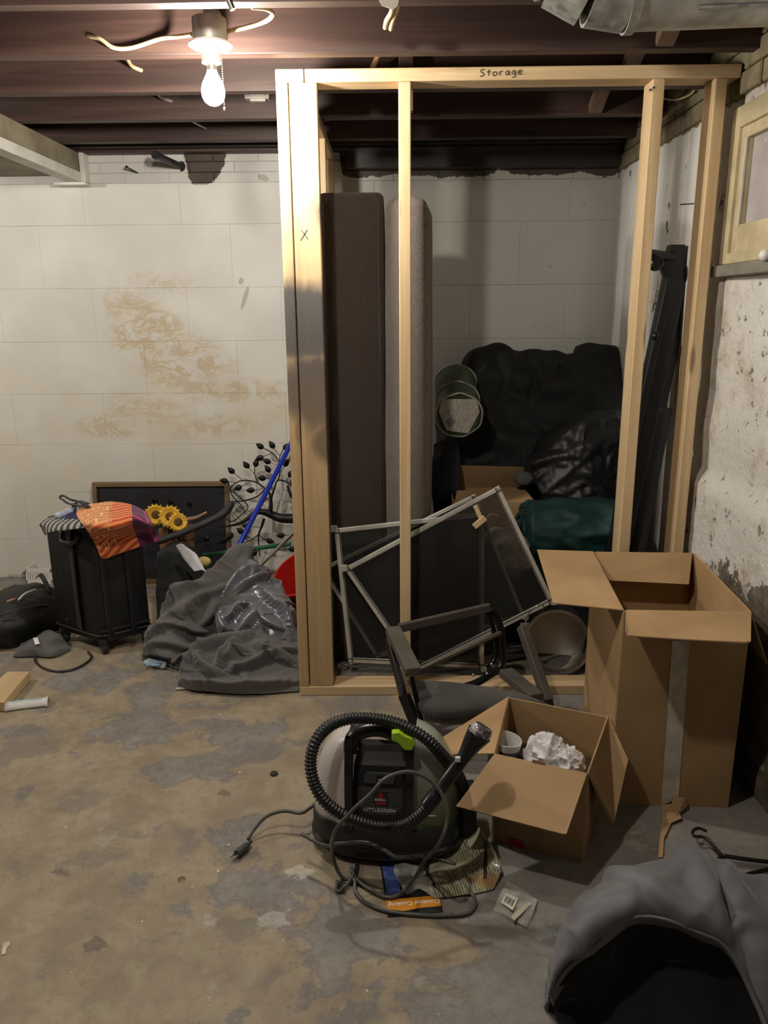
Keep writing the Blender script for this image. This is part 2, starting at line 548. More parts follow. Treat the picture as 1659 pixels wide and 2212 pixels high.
def m_paintwall(name, right=False):
    t = NT(name)
    p = t.pos(); X, Y_, Z = t.xyz(p)[0:3]
    rag = t.noise(p, 11, 6, 0.6); rag2 = t.noise(p, 3.2, 5, 0.6)
    white = t.mix(t.step(t.noise(p, 2.0, 4), 0.35, 0.7), (0.60, 0.585, 0.55), (0.70, 0.685, 0.65))
    bare = t.mix(t.step(t.noise(p, 19, 6), 0.3, 0.7), (0.14, 0.11, 0.078), (0.29, 0.235, 0.17))
    c = white
    pit = t.noise(p, 70, 5, 0.7)
    h = t.math('MULTIPLY', t.noise(p, 38, 6, 0.6), 0.6)
    if not right:
        # water stains: tan rings where damp dried, in two drifts
        mask = None
        for (px, py, rx, rz, rot, w) in ((320, 690, 150, 60, -.45, .75), (300, 750, 95, 55, -.75, 1.0), (390, 815, 130, 50, -.35, 1.0), (520, 845, 150, 34, .03, .9),
                                         (430, 770, 110, 60, -.5, .8), (240, 920, 105, 38, .0, .9), (330, 890, 130, 48, -.25, 1.0), (470, 920, 170, 34, .1, .8), (590, 895, 60, 32, .3, .7), (350, 610, 150, 40, -.1, .35)):
            g = aY(px, py, 3.98)
            b = t.math('MULTIPLY', t.blob(p, g, (rx / 415, 0.3, rz / 415), (0, -rot, 0)), w)
            mask = b if mask is None else t.math('MAXIMUM', mask, b)
        mask = t.step(mask, 0.02, 0.6)
        q = t.map(p, sc=(1, 1, 1.5))
        n1 = t.noise(q, 6.5, 7, 0.62, 0.5); n2 = t.noise(t.map(q, (3, 1, 7)), 13, 6, 0.62, 0.6)
        r1 = t.step(t.math('ABSOLUTE', t.math('SUBTRACT', n1, 0.5)), 0.0, 0.06, 1, 0)
        r2 = t.step(t.math('ABSOLUTE', t.math('SUBTRACT', n2, 0.52)), 0.0, 0.05, 1, 0)
        halo = t.step(n1, 0.36, 0.56)
        c = t.mix(t.math('MULTIPLY', mask, t.math('MULTIPLY', halo, 0.7)), c, (0.62, 0.55, 0.43))
        c = t.mix(t.math('MULTIPLY', mask, t.math('MULTIPLY', r1, 0.75)), c, (0.46, 0.35, 0.205))
        c = t.mix(t.math('MULTIPLY', mask, t.math('MULTIPLY', r2, 0.42)), c, (0.50, 0.37, 0.22))
        warm = t.math('MULTIPLY', t.step(Z, 1.45, 0.9), t.step(X, -0.35, -0.7))
        c = t.mix(t.math('MULTIPLY', warm, t.step(t.noise(p, 3, 4), 0.35, 0.65, 0.15, 0.55)), c, (0.64, 0.575, 0.44))
        h = t.math('ADD', h, t.math('MULTIPLY', t.noise(p, 7, 3), .5))
        # paint stops: ragged upper edge in the closet, bare patches by the joists
        lim = t.math('ADD', 2.015, t.math('MULTIPLY', t.step(X, -0.22, -0.26), 0.2))
        top = t.step(t.math('ADD', t.math('SUBTRACT', Z, lim), t.math('MULTIPLY', t.math('SUBTRACT', rag2, .5), 0.22)), 0.0, 0.006)
        bare2 = t.mix(rag, (0.03, 0.022, 0.017), (0.10, 0.07, 0.05))
        g = aY(440, 335, 3.98)
        pa = t.step(t.math('ADD', t.blob(p, g, (0.16, .3, .24)), t.math('MULTIPLY', t.math('SUBTRACT', rag, .5), .5)), 0.36, 0.4)
        top = t.math('MAXIMUM', top, t.math('MULTIPLY', pa, t.step(Z, 1.985, 2.0)))
        for (px, py, rx, rz) in ((530, 645, .02, .10), (522, 607, .02, .03), (570, 385, .04, .02), (885, 400, .05, .05)):
            g = aY(px, py, 3.98)
            pa = t.step(t.math('ADD', t.blob(p, g, (rx, .3, rz), (0, .35, 0)), t.math('MULTIPLY', t.math('SUBTRACT', rag, .5), .6)), 0.35, 0.4)
            c = t.mix(t.math('MULTIPLY', pa, 0.6), c, (0.3, 0.27, 0.23))
        c = t.mix(t.step(X, -.3, -.2, 0, .8), c, t.mix(rag2, (0.44, 0.435, 0.39), (0.54, 0.535, 0.485)))  # same paint greyed inside the closet: its shade is put into the colour
        # soiling on the closet wall
        dirt = t.math('MULTIPLY', t.step(X, 0.1, 0.3), t.step(t.noise(p, 24, 6, .7), 0.62, 0.74))
        c = t.mix(t.math('MULTIPLY', dirt, 0.6), c, (0.16, 0.14, 0.11))
        c = t.mix(top, c, bare2)
        base = t.step(t.math('ADD', Z, t.math('MULTIPLY', rag2, .05)), 0.06, 0.03)
        c = t.mix(t.math('MULTIPLY', base, t.step(rag, .4, .6)), c, bare)
        return t.out(c, 0.62, t.bump(h, 0.28, 0.006))
    # right wall: flaking plaster, bare damp concrete low down
    c = t.mix(t.step(t.noise(p, 2.0, 4), 0.35, 0.7), (0.80, 0.77, 0.715), (0.87, 0.845, 0.80))
    flake = t.noise(p, 7.0, 9, 0.68)
    low = t.step(Z, 0.84, 0.45, 0.0, 0.30)
    low = t.math('MULTIPLY', low, t.step(Y_, 2.75, 2.3))
    fl = t.step(t.math('ADD', flake, low), 0.655, 0.675)
    fl2 = t.step(t.noise(t.map(p, (2, 7, 1)), 24, 7, .7), 0.615, 0.66)
    near = t.step(Y_, 2.85, 2.6)
    fl2 = t.math('MULTIPLY', fl2, near)
    top = t.step(t.math('ADD', t.math('SUBTRACT', Z, 2.025), t.math('MULTIPLY', t.math('SUBTRACT', rag, .5), 0.06)), 0.0, 0.006)
    yel = t.mix(t.step(t.noise(p, 16, 5), .35, .7), (0.21, 0.17, 0.095), (0.36, 0.30, 0.18))
    c = t.mix(t.math('MULTIPLY', near, t.step(t.noise(p, 6, 6, .65), 0.5, 0.72, 0, 0.75)), c, (0.55, 0.43, 0.31))
    c = t.mix(t.math('MULTIPLY', fl2, 0.8), c, (0.30, 0.24, 0.17))
    c = t.mix(fl, c, bare)
    c = t.mix(top, c, yel)
    h = t.math('SUBTRACT', t.math('ADD', h, t.math('MULTIPLY', t.math('MULTIPLY', near, t.noise(p, 26, 7, .7)), 1.8)), t.math('ADD', t.math('MULTIPLY', fl, 1.2), t.math('MULTIPLY', fl2, 0.9)))
    return t.out(c, 0.7, t.bump(h, 0.9, 0.012))
PAINT = m_paintwall('painted_block_wall')
PAINT_R = m_paintwall('flaking_side_wall', True)
def m_brick():
    t = NT('yellowed_brick')
    p = t.pos()
    c = t.mix(t.step(t.noise(p, 16, 5), .35, .7), (0.21, 0.17, 0.095), (0.36, 0.30, 0.18))
    c = t.mix(t.math('MULTIPLY', t.rnd(), .3), c, (0.2, 0.17, 0.13))
    return t.out(c, 0.8, t.bump(t.noise(p, 60, 6), 0.4, 0.004))
BRICK = m_brick()
WHITEPAINT = simple('old_white_trim_paint', (0.62, 0.60, 0.55), 0.5, var=.12, bump=.15)
YELLOWPAINT = simple('aged_cream_paint', (0.50, 0.42, 0.26), 0.45, var=.18, bump=.25, bs=50)
OLIVE = simple('aged_plywood', (0.215, 0.185, 0.125), 0.7, var=.3, vs=5, bump=.2)
MORTAR = simple('mortar', (0.20, 0.18, 0.15), 0.9, var=.2, bump=.4)
DARKWALL = simple('dim_basement_wall', (0.16, 0.15, 0.14), 0.9)

# ================================================================== floor, walls, ceiling
ob = MB().box((-4.3, -2.6, -0.08), (1.25, 4.15, 0)).build('floor', FLOOR); struct(ob, 'worn concrete floor with peeling grey paint and tan patches')

wb = struct(MB().box((-4.3, 3.984, 0), (1.25, 4.12, 2.14)).build('wall_back', PAINT), 'white painted block wall with tan damp stains')
def chamfer_block(sx, sz, cut=0.0016, depth=0.02, vert=.3):
    b = MB(); bm = b.bm
    cv = cut * vert
    q = [(-sx / 2, 0), (sx / 2, 0), (sx / 2, sz), (-sx / 2, sz)]
    i = [(-sx / 2 + cv, cut), (sx / 2 - cv, cut), (sx / 2 - cv, sz - cut), (-sx / 2 + cv, sz - cut)]
    bk = [bm.verts.new((x, depth, z)) for x, z in q]
    md = [bm.verts.new((x, cut * 1.3, z)) for x, z in q]
    fr = [bm.verts.new((x, 0, z)) for x, z in i]
    for k in range(4):
        n = (k + 1) % 4
        bm.faces.new((bk[k], bk[n], md[n], md[k])); bm.faces.new((md[k], md[n], fr[n], fr[k]))
    bm.faces.new(fr)
    bmesh.ops.recalc_face_normals(bm, faces=bm.faces)
    me = bpy.data.meshes.new('block'); bm.to_mesh(me); bm.free(); return me
def put_block(me, name, loc, parent, mat, rotz=0):
    o = bpy.data.objects.new(name, me)
    if not me.materials: me.materials.append(mat)
    COL.objects.link(o); place(o, Vector(loc), parent); o.rotation_euler.z = rotz
    return o
rows = [0.0, 0.22, 0.478, 0.733, 0.996, 1.258, 1.517, 1.812, 2.0]
for k in range(len(rows) - 1):
    hgt = rows[k + 1] - rows[k]
    w = 0.47
    x = -3.2 + (0.0 if k % 2 else -w / 2)
    x0 = 0.63 - w * 10 - (w / 2 if k % 2 else 0)
    me = chamfer_block(w, hgt)
    j = 0
    while x0 + w * j < 1.1:
        put_block(me, 'block', (x0 + w * (j + .5), 3.966 + random.uniform(-.0012, .0012), rows[k]), wb, PAINT)
        j += 1
for k in range(3):
    me = chamfer_block(0.215, 0.0465, 0.003, vert=.6)
    for j in range(20):
        x = -3.1 + .215 * j + (0.1 if k % 2 else 0)
        if x < 1.05:
            put_block(me, 'brick', (x, 3.966 + random.uniform(-.003, .003), 2.0 + .0467 * k), wb, PAINT)

# right wall: one rough plastered sheet with the window opening left out
WY0, WY1, WZ0, WZ1 = 1.80, 2.642, 1.545, 1.985
def rw_x(y, z):
    led = max(0, min(1, (0.86 - z) / 0.05)) * max(0, min(1, (2.95 - y) / 0.15))
    bul = max(0, 1 - abs(z - 1.0) / 0.12) * max(0, min(1, (2.9 - y) / 0.2)) * 0.012
    n = fbm((1.0, y, z), 4.0, 4) * 0.007 + fbm((5.0, y, z), 18.0, 3) * 0.0022
    return 1.098 - led * 0.032 - bul + n * (1 if y < 2.9 else 0.4)
def axis(a, b, step, must):
    L = [a]
    while L[-1] < b - 1e-6: L.append(min(b, L[-1] + step))
    L = sorted(set([round(v, 4) for v in L if all(abs(v - m) > step * .45 for m in must)] + [round(m, 4) for m in must if a <= m <= b]))
    return L
ys = [-2.6, -1.6, -0.8, 0.0, 0.6] + axis(1.0, 3.99, 0.026, [1.0, 3.99, WY0, WY1])
zs = axis(0.0, 2.37, 0.026, [0.0, 2.37, WZ0, WZ1])
b = MB(); g = [[b.bm.verts.new((rw_x(y, z), y, z)) for z in zs] for y in ys]
for i in range(len(ys) - 1):
    for j in range(len(zs) - 1):
        if ys[i] >= WY0 - 1e-4 and ys[i + 1] <= WY1 + 1e-4 and zs[j] >= WZ0 - 1e-4 and zs[j + 1] <= WZ1 + 1e-4: continue
        b.bm.faces.new((g[i][j], g[i][j + 1], g[i + 1][j + 1], g[i + 1][j]))
wr = struct(b.build('wall_right', PAINT_R, smooth=True), 'flaking white plaster side wall with bare damp concrete low down')
me = chamfer_block(0.2, 0.062, 0.004, 0.03, 1)
for k in range(5):
    for j in range(14):
        y = 1.35 + .208 * j + (0.1 if k % 2 else 0)
        if y < 3.9:
            put_block(me, 'brick', (1.082 + random.uniform(-.003, .003), y, 2.034 + .066 * k), wr, BRICK, R(-90))

# window in the right wall: cream frame, sash, dirty pane
GL = NT('dirty_window_glass')
gp = GL.pos()
dirt = GL.step(GL.noise(gp, 5, 6, .6), 0.3, 0.75)
dirt = GL.math('MAXIMUM', dirt, GL.step(GL.noise(gp, 45, 3), .66, .7))
GLASS_DIRTY = GL.out(GL.mix(dirt, (0.34, 0.315, 0.31), (0.50, 0.47, 0.46)), 0.28, None, 0.0)
wx = 1.088
wn = struct(MB().box((wx + .06, WY0 - .01, WZ0 - .01), (wx + .075, WY1 + .01, WZ1 + .01)).build('window_1', DARKWALL), 'small cream framed basement window with a dirty pane')
for nm, lo, hi in (('window_frame', (wx - .012, WY1 - .042, WZ0 - .012), (wx + .05, WY1 + .012, WZ1 + .012)), ('window_frame', (wx - .012, WY0, WZ0), (wx + .05, WY0 + .04, WZ1)),
                   ('window_frame', (wx - .0105, WY0, WZ1 - .05), (wx + .049, WY1 - .04, WZ1 + .012)), ('window_frame', (wx - .0105, WY0, WZ0 - .012), (wx + .049, WY1 - .04, WZ0 + .022))):
    MB().box(lo, hi).build(nm, YELLOWPAINT, wn, bevel=.004)
for lo, hi in (((wx, WY1 - .082, WZ0 + .02), (wx + .035, WY1 - .042, WZ1 - .048)), ((wx, WY0 + .04, WZ0 + .022), (wx + .035, WY0 + .08, WZ1 - .05)),
               ((wx + .001, WY0 + .04, WZ0 + .02), (wx + .034, WY1 - .05, WZ0 + .105)), ((wx + .001, WY0 + .04, WZ1 - .085), (wx + .034, WY1 - .05, WZ1 - .048))):
    MB().box(lo, hi).build('sash', YELLOWPAINT, wn, bevel=.003)
MB().box((wx + .02, WY0 + .07, WZ0 + .095), (wx + .024, WY1 - .075, WZ1 - .075)).build('pane', GLASS_DIRTY, wn)
MB().bar((wx - .002, WY1 - .085, WZ0 + .1), (wx - .002, WY1 - .085, WZ1 - .085), .006, .006).build('glazing_bead', WHITEPAINT, wn)
b = MB().box((wx - .03, WY0 - .02, WZ0 - .05), (wx + .03, WY1 + .03, WZ0 - .014)).build('window_sill', MORTAR, wn, bevel=.004)

for nm, lo, hi in (('wall_left', (-4.3, -2.6, 0), (-4.2, 3.98, 2.4)), ('wall_rear', (-4.2, -2.7, 0), (1.2, -2.6, 2.4))):
    struct(MB().box(lo, hi).build(nm, DARKWALL), 'plain basement wall behind the photographer')

# ceiling: plank subfloor over old joists
ZJ = 2.13
ce = struct(MB().box((-4.2, -2.6, ZJ + .225), (1.25, 4.12, ZJ + .245)).build('ceiling', OLDY), 'dark plank subfloor carried on old brown joists')
b0 = MB().box((-4.2, -.068, 0), (1.25, .068, .02))
for j in range(48):
    y = -2.55 + .14 * j
    if j == 0:
        pl = b0.build('plank', OLDX, None); pme = pl.data; base = pl.location.copy()
        bpy.data.objects.remove(pl)
    put_block(pme, 'plank', (base.x, y, ZJ + .204), ce, OLDX)
joist_y = [2.125 + .392 * k for k in range(-11, 5)]
for y in joist_y:
    b = MB().box((-4.19, y, ZJ), (1.2, y + .045, ZJ + .203))
    b.build('joist', OLDX, ce, bevel=.003)
MB().box((-4.19, 3.86, 2.14), (1.2, 3.985, ZJ + .203)).build('rim_beam', DARKBEAM, ce, bevel=.004)
MB().box((-1.46, 3.90, 2.125), (-0.2, 3.963, 2.139)).build('ledger_strip', OLDX, ce, bevel=.002)
MB().box((-0.2, 3.90, 2.045), (1.08, 3.963, 2.139)).build('sill_plate', DARKBEAM, ce, bevel=.004)
for k in (11, 12, 13):
    y = joist_y[k] + .045; y2 = joist_y[k + 1]
    MB().bar((0.74, y, ZJ + .02), (0.74, y2, ZJ + .185), .035, .05, (1, 0, 0)).build('bridging_strut', OLDZ, ce)
    MB().bar((0.80, y, ZJ + .185), (0.80, y2, ZJ + .02), .035, .05, (1, 0, 0)).build('bridging_strut', OLDZ, ce)
p0, p1 = aY(861, 147, 2.85), aY(893, 118, 2.85)
MB().box((p0.x, 2.85, 2.05), (p1.x, 2.89, 2.30)).build('hanging_block', OLDZ, ce, bevel=.003)

# boxed-in soffit over the left side, hard against the back wall
xs = aY(176, 390, 3.9).x
so = struct(MB().box((-2.4, -0.6, 2.045), (xs - .03, 3.962, 2.06)).build('soffit', OLIVE), 'boxed soffit of aged boards with a white edge strip')
for k in range(9):
    y = -0.5 + .5 * k
    MB().box((-2.4, y, 2.036), (xs - .035, y + .494, 2.0445)).build('soffit_board', OLIVE, so, bevel=.002)
MB().box((xs - .03, -0.6, 2.045), (xs - .008, 3.0, ZJ - .001)).build('side_board', OLIVE, so, bevel=.003)
MB().box((xs - .03, 3.003, 2.045), (xs - .006, 3.90, ZJ - .001)).build('side_board', OLIVE, so, bevel=.003)
MB().box((xs - .075, -0.6, 2.0), (xs - .004, 3.93, 2.044)).build('edge_strip', WHITEPAINT, so, bevel=.003)
MB().box((xs - .004, 3.90, 2.0), (xs + .02, 3.964, ZJ)).build('end_post', WHITEPAINT, so, bevel=.003)
MB().box((xs - .13, 3.89, 1.985), (xs + .02, 3.964, 1.999)).build('bearing_block', WHITEPAINT, so, bevel=.003)
# ================================================================== stud frame of the storage closet
FY = 2.62
sf = thing('stud_frame', (0.36, 2.66, 0), 'raw pine stud frame of a closet marked Storage on its top plate', 'frame')
ST, SD, PT = 0.038, 0.089, 0.038
ZT = 2.118
tp = MB().box((-0.260, FY, ZT - PT), (1.077, FY + SD, ZT)).build('top_plate', LUM_X, sf, bevel=.004, bseg=3)
ep = MB().box((-0.350, FY, ZT - PT), (-0.263, 3.95, ZT)).build('top_plate', LUM_Y, sf, bevel=.004, bseg=3)
MB().box((-0.350, FY, 0.0), (1.07, FY + SD, PT)).build('bottom_plate', LUM_X, sf, bevel=.004)
MB().box((-0.350, FY + SD + .001, 0.0), (-0.262, 3.95, PT)).build('bottom_plate', LUM_Y, sf, bevel=.004)
ca = MB().box((-0.350, FY, PT), (-0.313, FY + SD, ZT - PT)).build('corner_stud', LUM_S, sf, bevel=.004, bseg=3)
cb = MB().box((-0.310, FY + .002, PT), (-0.2225, FY + .002 + ST, ZT - PT)).build('corner_stud', LUM_S, sf, bevel=.004, bseg=3)
for x in (0.029, 0.808, 0.999):
    MB().box((x, FY, PT), (x + ST, FY + SD, ZT - PT)).build('stud', LUM_Z, sf, bevel=.004, bseg=3)
for y in (2.90, 3.41, 3.86):
    MB().box((-0.350, y, PT), (-0.262, y + ST, ZT - PT)).build('stud', LUM_Z, sf, bevel=.004)
# handwriting: strokes of a marker, laid on the plate as thin ink
INK = simple('marker_ink', (0.012, 0.012, 0.014), 0.4, var=.1)
STROKES = {
    'S': [[(.9, .92), (.55, 1.0), (.2, .85), (.3, .62), (.65, .5), (.75, .25), (.45, .05), (.05, .1)]],
    't': [[(.5, .95), (.48, .1)], [(.1, .62), (.9, .66)]],
    'o': [[(.55, .62), (.2, .5), (.15, .2), (.45, .04), (.8, .2), (.8, .5), (.5, .64)]],
    'r': [[(.2, .62), (.22, .05)], [(.22, .4), (.5, .62), (.8, .62)]],
    'a': [[(.8, .55), (.5, .66), (.15, .4), (.3, .08), (.6, .12), (.8, .6), (.82, .2), (.98, .05)]],
    'g': [[(.8, .58), (.45, .66), (.15, .42), (.35, .15), (.65, .2), (.8, .6), (.8, .0), (.6, -.3), (.2, -.25)]],
    'e': [[(.15, .35), (.75, .42), (.75, .6), (.45, .68), (.12, .4), (.3, .08), (.9, .15)]],
}
b = MB()
x0 = aY(1036, 160, FY).x; x1 = aY(1131, 160, FY).x
cwid = (x1 - x0) / 7.0
for k, ch in enumerate('Storage'):
    for st in STROKES[ch]:
        pts = []
        for (u, v) in st:
            pts.append((x0 + (k + u * .86) * cwid, FY - .0004, ZT - .0285 + v * .020 + k * .0006))
        b.tube(pts, .0013, 6, n=14)
b.build('handwritten_word', INK, tp)['label'] = 'handwritten black word Storage'
STICK = simple('paper_sticker', (0.82, 0.82, 0.84), 0.5, var=.05)
GREYPRINT = simple('grey_print', (0.22, 0.22, 0.24), 0.5)
p = aY(621, 150, FY); q = aY(655, 175, FY)
st = MB().box((p.x, FY - .0006, q.z), (q.x, FY, p.z)).build('sticker', STICK, ep)
p = aY(629, 156, FY); q = aY(651, 169, FY)
MB().box((p.x, FY - .0009, q.z), (q.x, FY - .0006, p.z)).build('sticker_print', GREYPRINT, ep)
b = MB()
for (s, e) in (((651, 497), (666, 517)), ((664, 496), (649, 520))):
    b.bar(aY(*s, FY + .0015), aY(*e, FY + .0015), .0028, .001, (0, 1, 0))
b.build('pencil_cross', simple('pencil', (.06, .055, .06), .5), cb)
STEEL = simple('bright_steel', (0.6, 0.59, 0.57), 0.3, 1.0, var=.1)
for (x, y, pa) in ((656, 1470, ca), (686, 1470, cb), (1405, 195, sf), (1412, 190, sf)):
    g = aY(x, y, FY)
    MB().lathe([(.0045, 0), (.0045, .0015), (.002, .0022)], Matrix.Translation((g.x, FY + (.002 if pa is cb else 0), g.z)) @ Matrix.Rotation(R(90), 4, 'X'), 10).build('screw_head', STEEL, pa)
# ================================================================== things on the ceiling
PORC = simple('white_porcelain', (0.75, 0.74, 0.70), 0.25, var=.05)
BOXM = simple('dull_box_metal', (0.30, 0.29, 0.27), 0.5, 0.6, var=.2)
BRASS = simple('brass_chain', (0.6, 0.5, 0.3), 0.35, 1.0)
NMC = simple('old_cream_cable', (0.62, 0.50, 0.27), 0.5, var=.15)
IRON = simple('dark_iron', (0.05, 0.048, 0.046), 0.5, 0.7, var=.3, bump=.2)
BLK = simple('black_plastic', (0.018, 0.018, 0.02), 0.38, var=.2)
def emit(name, col, s):
    t = NT(name); t.b.inputs['Emission Color'].default_value = (*col, 1); t.b.inputs['Emission Strength'].default_value = s
    t.b.inputs['Base Color'].default_value = (.9, .9, .9, 1)
    return t.m
def bulb_lamp(x, y, zd, yj, label, strength, col):
    L = thing('bulb_lamp', (x, y, zd), label, 'lamp')
    T = lambda z: Matrix.Translation((x, y, z))
    MB().lathe([(.045, .012), (.047, .02), (.047, .07), (.035, .074)], T(zd), 28).build('junction_box', BOXM, L, smooth='auto')
    MB().box((x - .022, min(y + (.03 if yj > y else -.03), yj), zd + .045), (x + .022, max(y + (.03 if yj > y else -.03), yj), zd + .105)).build('bracket', BOXM, L, bevel=.003)
    MB().lathe([(.02, -.004), (.05, -.002), (.06, .004), (.058, .010), (.045, .013)], T(zd), 40).build('porcelain_plate', PORC, L, smooth='auto')
    MB().lathe([(.025, -.028), (.023, -.036), (.027, -.038), (.027, -.005), (.022, .0)][::-1], T(zd), 28).build('socket', PORC, L, smooth='auto')
    MB().lathe([(.0135, -.058), (.0135, -.036)], T(zd), 20).build('screw_base', STEEL, L, smooth='auto')
    prof = [(.0132, -.058), (.0155, -.066), (.022, -.078), (.029, -.092), (.0325, -.108), (.031, -.124), (.025, -.136), (.014, -.144), (.003, -.147)]
    MB().lathe(prof[::-1], T(zd), 32).build('bulb_glass', emit('lit_bulb', col, strength), L, smooth=True)
    b = MB(); 
    for k in range(24):
        b.sphere((x + .03, y - .004, zd - .006 - k * .006), .0015, u=6, v=4)
    b.sphere((x + .03, y - .004, zd - .155), .003, 1, 1, 2.0, u=8, v=6)
    b.build('pull_chain', BRASS, L)
    return L
LY = 2.385
lp = aY(455, 103, LY)
bulb_lamp(lp.x, LY, lp.z, joist_y[12] - .001, 'bare lit bulb in a porcelain holder between joists beside the stud frame', BULB_STRENGTH, BULB_COLOR)
bulb_lamp(-0.355, 1.25, 2.19, joist_y[9] - .001, 'second bare bulb on a joist above the photographer', BULB2_STRENGTH, BULB2_COLOR)
bulb_lamp(-2.9, 2.44, 2.11, joist_y[12] - .001, 'third bare bulb on a joist past the soffit', BULB3_STRENGTH, BULB2_COLOR)

# cables
def cable(name, pts, r, mat, label, n=40, cat='cable', group=None):
    o = MB().tube(pts, r, 10, n=n).build(name, mat, smooth=True)
    return tag(o, label, cat, group)
jf = joist_y[12]
cable('electrical_cable', [aY(190, 78, jf + .004), aY(215, 84, jf - .008), aY(245, 103, jf - .008), aY(285, 103, jf - .008), aY(345, 84, jf - .008), aY(385, 79, jf - .03), aY(418, 74, LY + .03)], .006, NMC, 'cream electrical cable stapled to a joist and running into the lamp box')
cable('electrical_cable', [aY(490, 68, LY + .03), aY(535, 58, LY + .03), aY(575, 45, LY + .02), aY(589, 30, 2.34), aY(575, 19, 2.25), aY(545, 15, 2.175)], .006, NMC, 'cream electrical cable curling from the lamp box up to the next joist')
j3 = joist_y[13]
cable('electrical_cable', [aY(272, 120, j3 - .16), aY(284, 142, j3 - .03), aY(307, 153, j3 + .004)], .0065, NMC, 'short cream cable stub entering the joist behind the lamp cable')
j4 = joist_y[14]
cable('electrical_cable', [aY(338, 200, j4 - .16), aY(350, 212, j4 - .03), aY(372, 219, j4 + .004)], .0065, simple('grey_cable', (.2, .17, .15), .5), 'short grey brown cable stub entering a joist near the block wall')
cable('electrical_cable', [aY(850, -8, 2.2), aY(846, 25, 2.25), aY(835, 45, 2.30), aY(832, 60, 2.33)], .0065, NMC, 'bare cream cable end hanging behind the torn strap', 16)
cable('electrical_cable', [aY(862, -8, 2.2), aY(857, 20, 2.25), aY(848, 45, 2.30), aY(844, 63, 2.33)], .0065, NMC, 'bare cream cable end hanging in front of the torn strap', 16)
cable('electrical_cable', [aY(820, 112, 2.78), aY(812, 130, 2.82), aY(803, 150, 2.86)], .009, simple('orange_cable', (.45, .25, .12), .5), 'orange brown cable end showing above the Storage plate', 12)
sm = MB().prism([aY(812, -12, 2.11), aY(865, -12, 2.11), aY(858, 14, 2.11), aY(848, 22, 2.11), aY(838, 16, 2.11), aY(826, 12, 2.11)], (0, .004, 0)).build('torn_strap', simple('grey_felt', (.30, .27, .22), .9, bump=.4), smooth=False)
tag(sm, 'torn grey strap hanging from a joist with cream cable ends', 'strap')
cable('copper_tube', [aY(680, 262, 3.36), aY(760, 250, 3.37), aY(870, 250, 3.37), aY(1000, 243, 3.37), aY(1100, 239, 3.37), aY(1212, 238, 3.37)], .0075, simple('dull_copper', (.42, .17, .10), .4, .6, var=.2), 'dull copper tube crossing the closet below the joists', 60, 'pipe')
cable('thin_wire', [aY(1430, 212, 3.2), aY(1460, 215, 3.1), aY(1488, 206, 3.05), aY(1500, 196, 3.0)], .004, NMC, 'pale wire looping under the joists between two studs', 20)
cable('thin_wire', [aY(1265, 240, 3.42), aY(1320, 238, 3.42), aY(1390, 238, 3.42)], .004, simple('dusty_wire', (.2, .19, .17), .7), 'dusty wire running past the cross bridging', 20)
cable('hanging_wire', [aY(1180, 272, 3.7), aY(1182, 285, 3.7), aY(1176, 297, 3.7)], .003, NMC, 'tiny pale wire hook hanging in the dark closet ceiling', 10)

# chrome rod end
p = aY(488, -14, 2.10); q = aY(503, 21, 2.10)
o = MB().tube([p, q], .0075, 14).build('chrome_rod', STEEL, smooth='auto'); tag(o, 'chrome rod end poking down in front of the first joist', 'rod')

# connector and lamp bracket far back
CREAM = simple('aged_white_plastic', (0.50, 0.47, 0.42), 0.5)
p = aY(531, 222, 3.29); q = aY(583, 200, 3.29)
o = thing('cable_connector', ((p.x + q.x) / 2, 3.28, p.z), 'aged white cable connector fixed to a joist beside the stud frame', 'connector')
MB().box((p.x, 3.262, p.z + .008), (q.x, 3.301, q.z)).build('shell', CREAM, o, bevel=.004)
MB().box((p.x + .02, 3.267, p.z), (q.x - .015, 3.297, p.z + .012)).build('foot', CREAM, o, bevel=.002)
for x in (p.x + .016, q.x - .016):
    MB().lathe([(.003, 0), (.003, .003)], Matrix.Translation((x, 3.262, q.z - .012)) @ Matrix.Rotation(R(90), 4, 'X'), 8).build('screw', IRON, o)
yb = 3.80
p = aY(507, 293, yb); q = aY(591, 266, yb)
o = thing('socket_strip', ((p.x + q.x) / 2, yb, p.z), 'grey socket strip with three round sockets on a slotted metal bracket', 'socket')
zc = (p.z + q.z) / 2
MB().box((p.x, yb - .004, zc - .018), (q.x, yb + .002, zc + .022)).build('bracket', STEEL, o, bevel=.002)
MB().box((p.x + .023, yb - .032, p.z + .004), (p.x + .125, yb - .005, q.z)).build('body', CREAM, o, bevel=.006)
for k in range(3):
    MB().lathe([(.013, 0), (.0135, .003), (.010, .004), (.009, .001)], Matrix.Translation((p.x + .045 + .029 * k, yb - .032, zc + .002)) @ Matrix.Rotation(R(90), 4, 'X'), 18).build('outlet', PORC, o, smooth='auto')
for x in (p.x + .008, q.x - .03, q.x - .014):
    MB().box((x - .003, yb - .006, zc - .012), (x + .003, yb - .0035, zc + .014)).build('slot', BLK, o)
MB().box((p.x + .005, yb - .002, zc - .01), (q.x - .005, 3.862, zc + .01)).build('mount', OLDZ, o)
cable('electrical_cable', [aY(410, 258, 3.5), aY(430, 270, 3.6), aY(455, 280, 3.74), aY(485, 276, 3.77), aY(516, 273, 3.785)], .005, CREAM, 'pale sagging cable feeding the socket strip', 24)

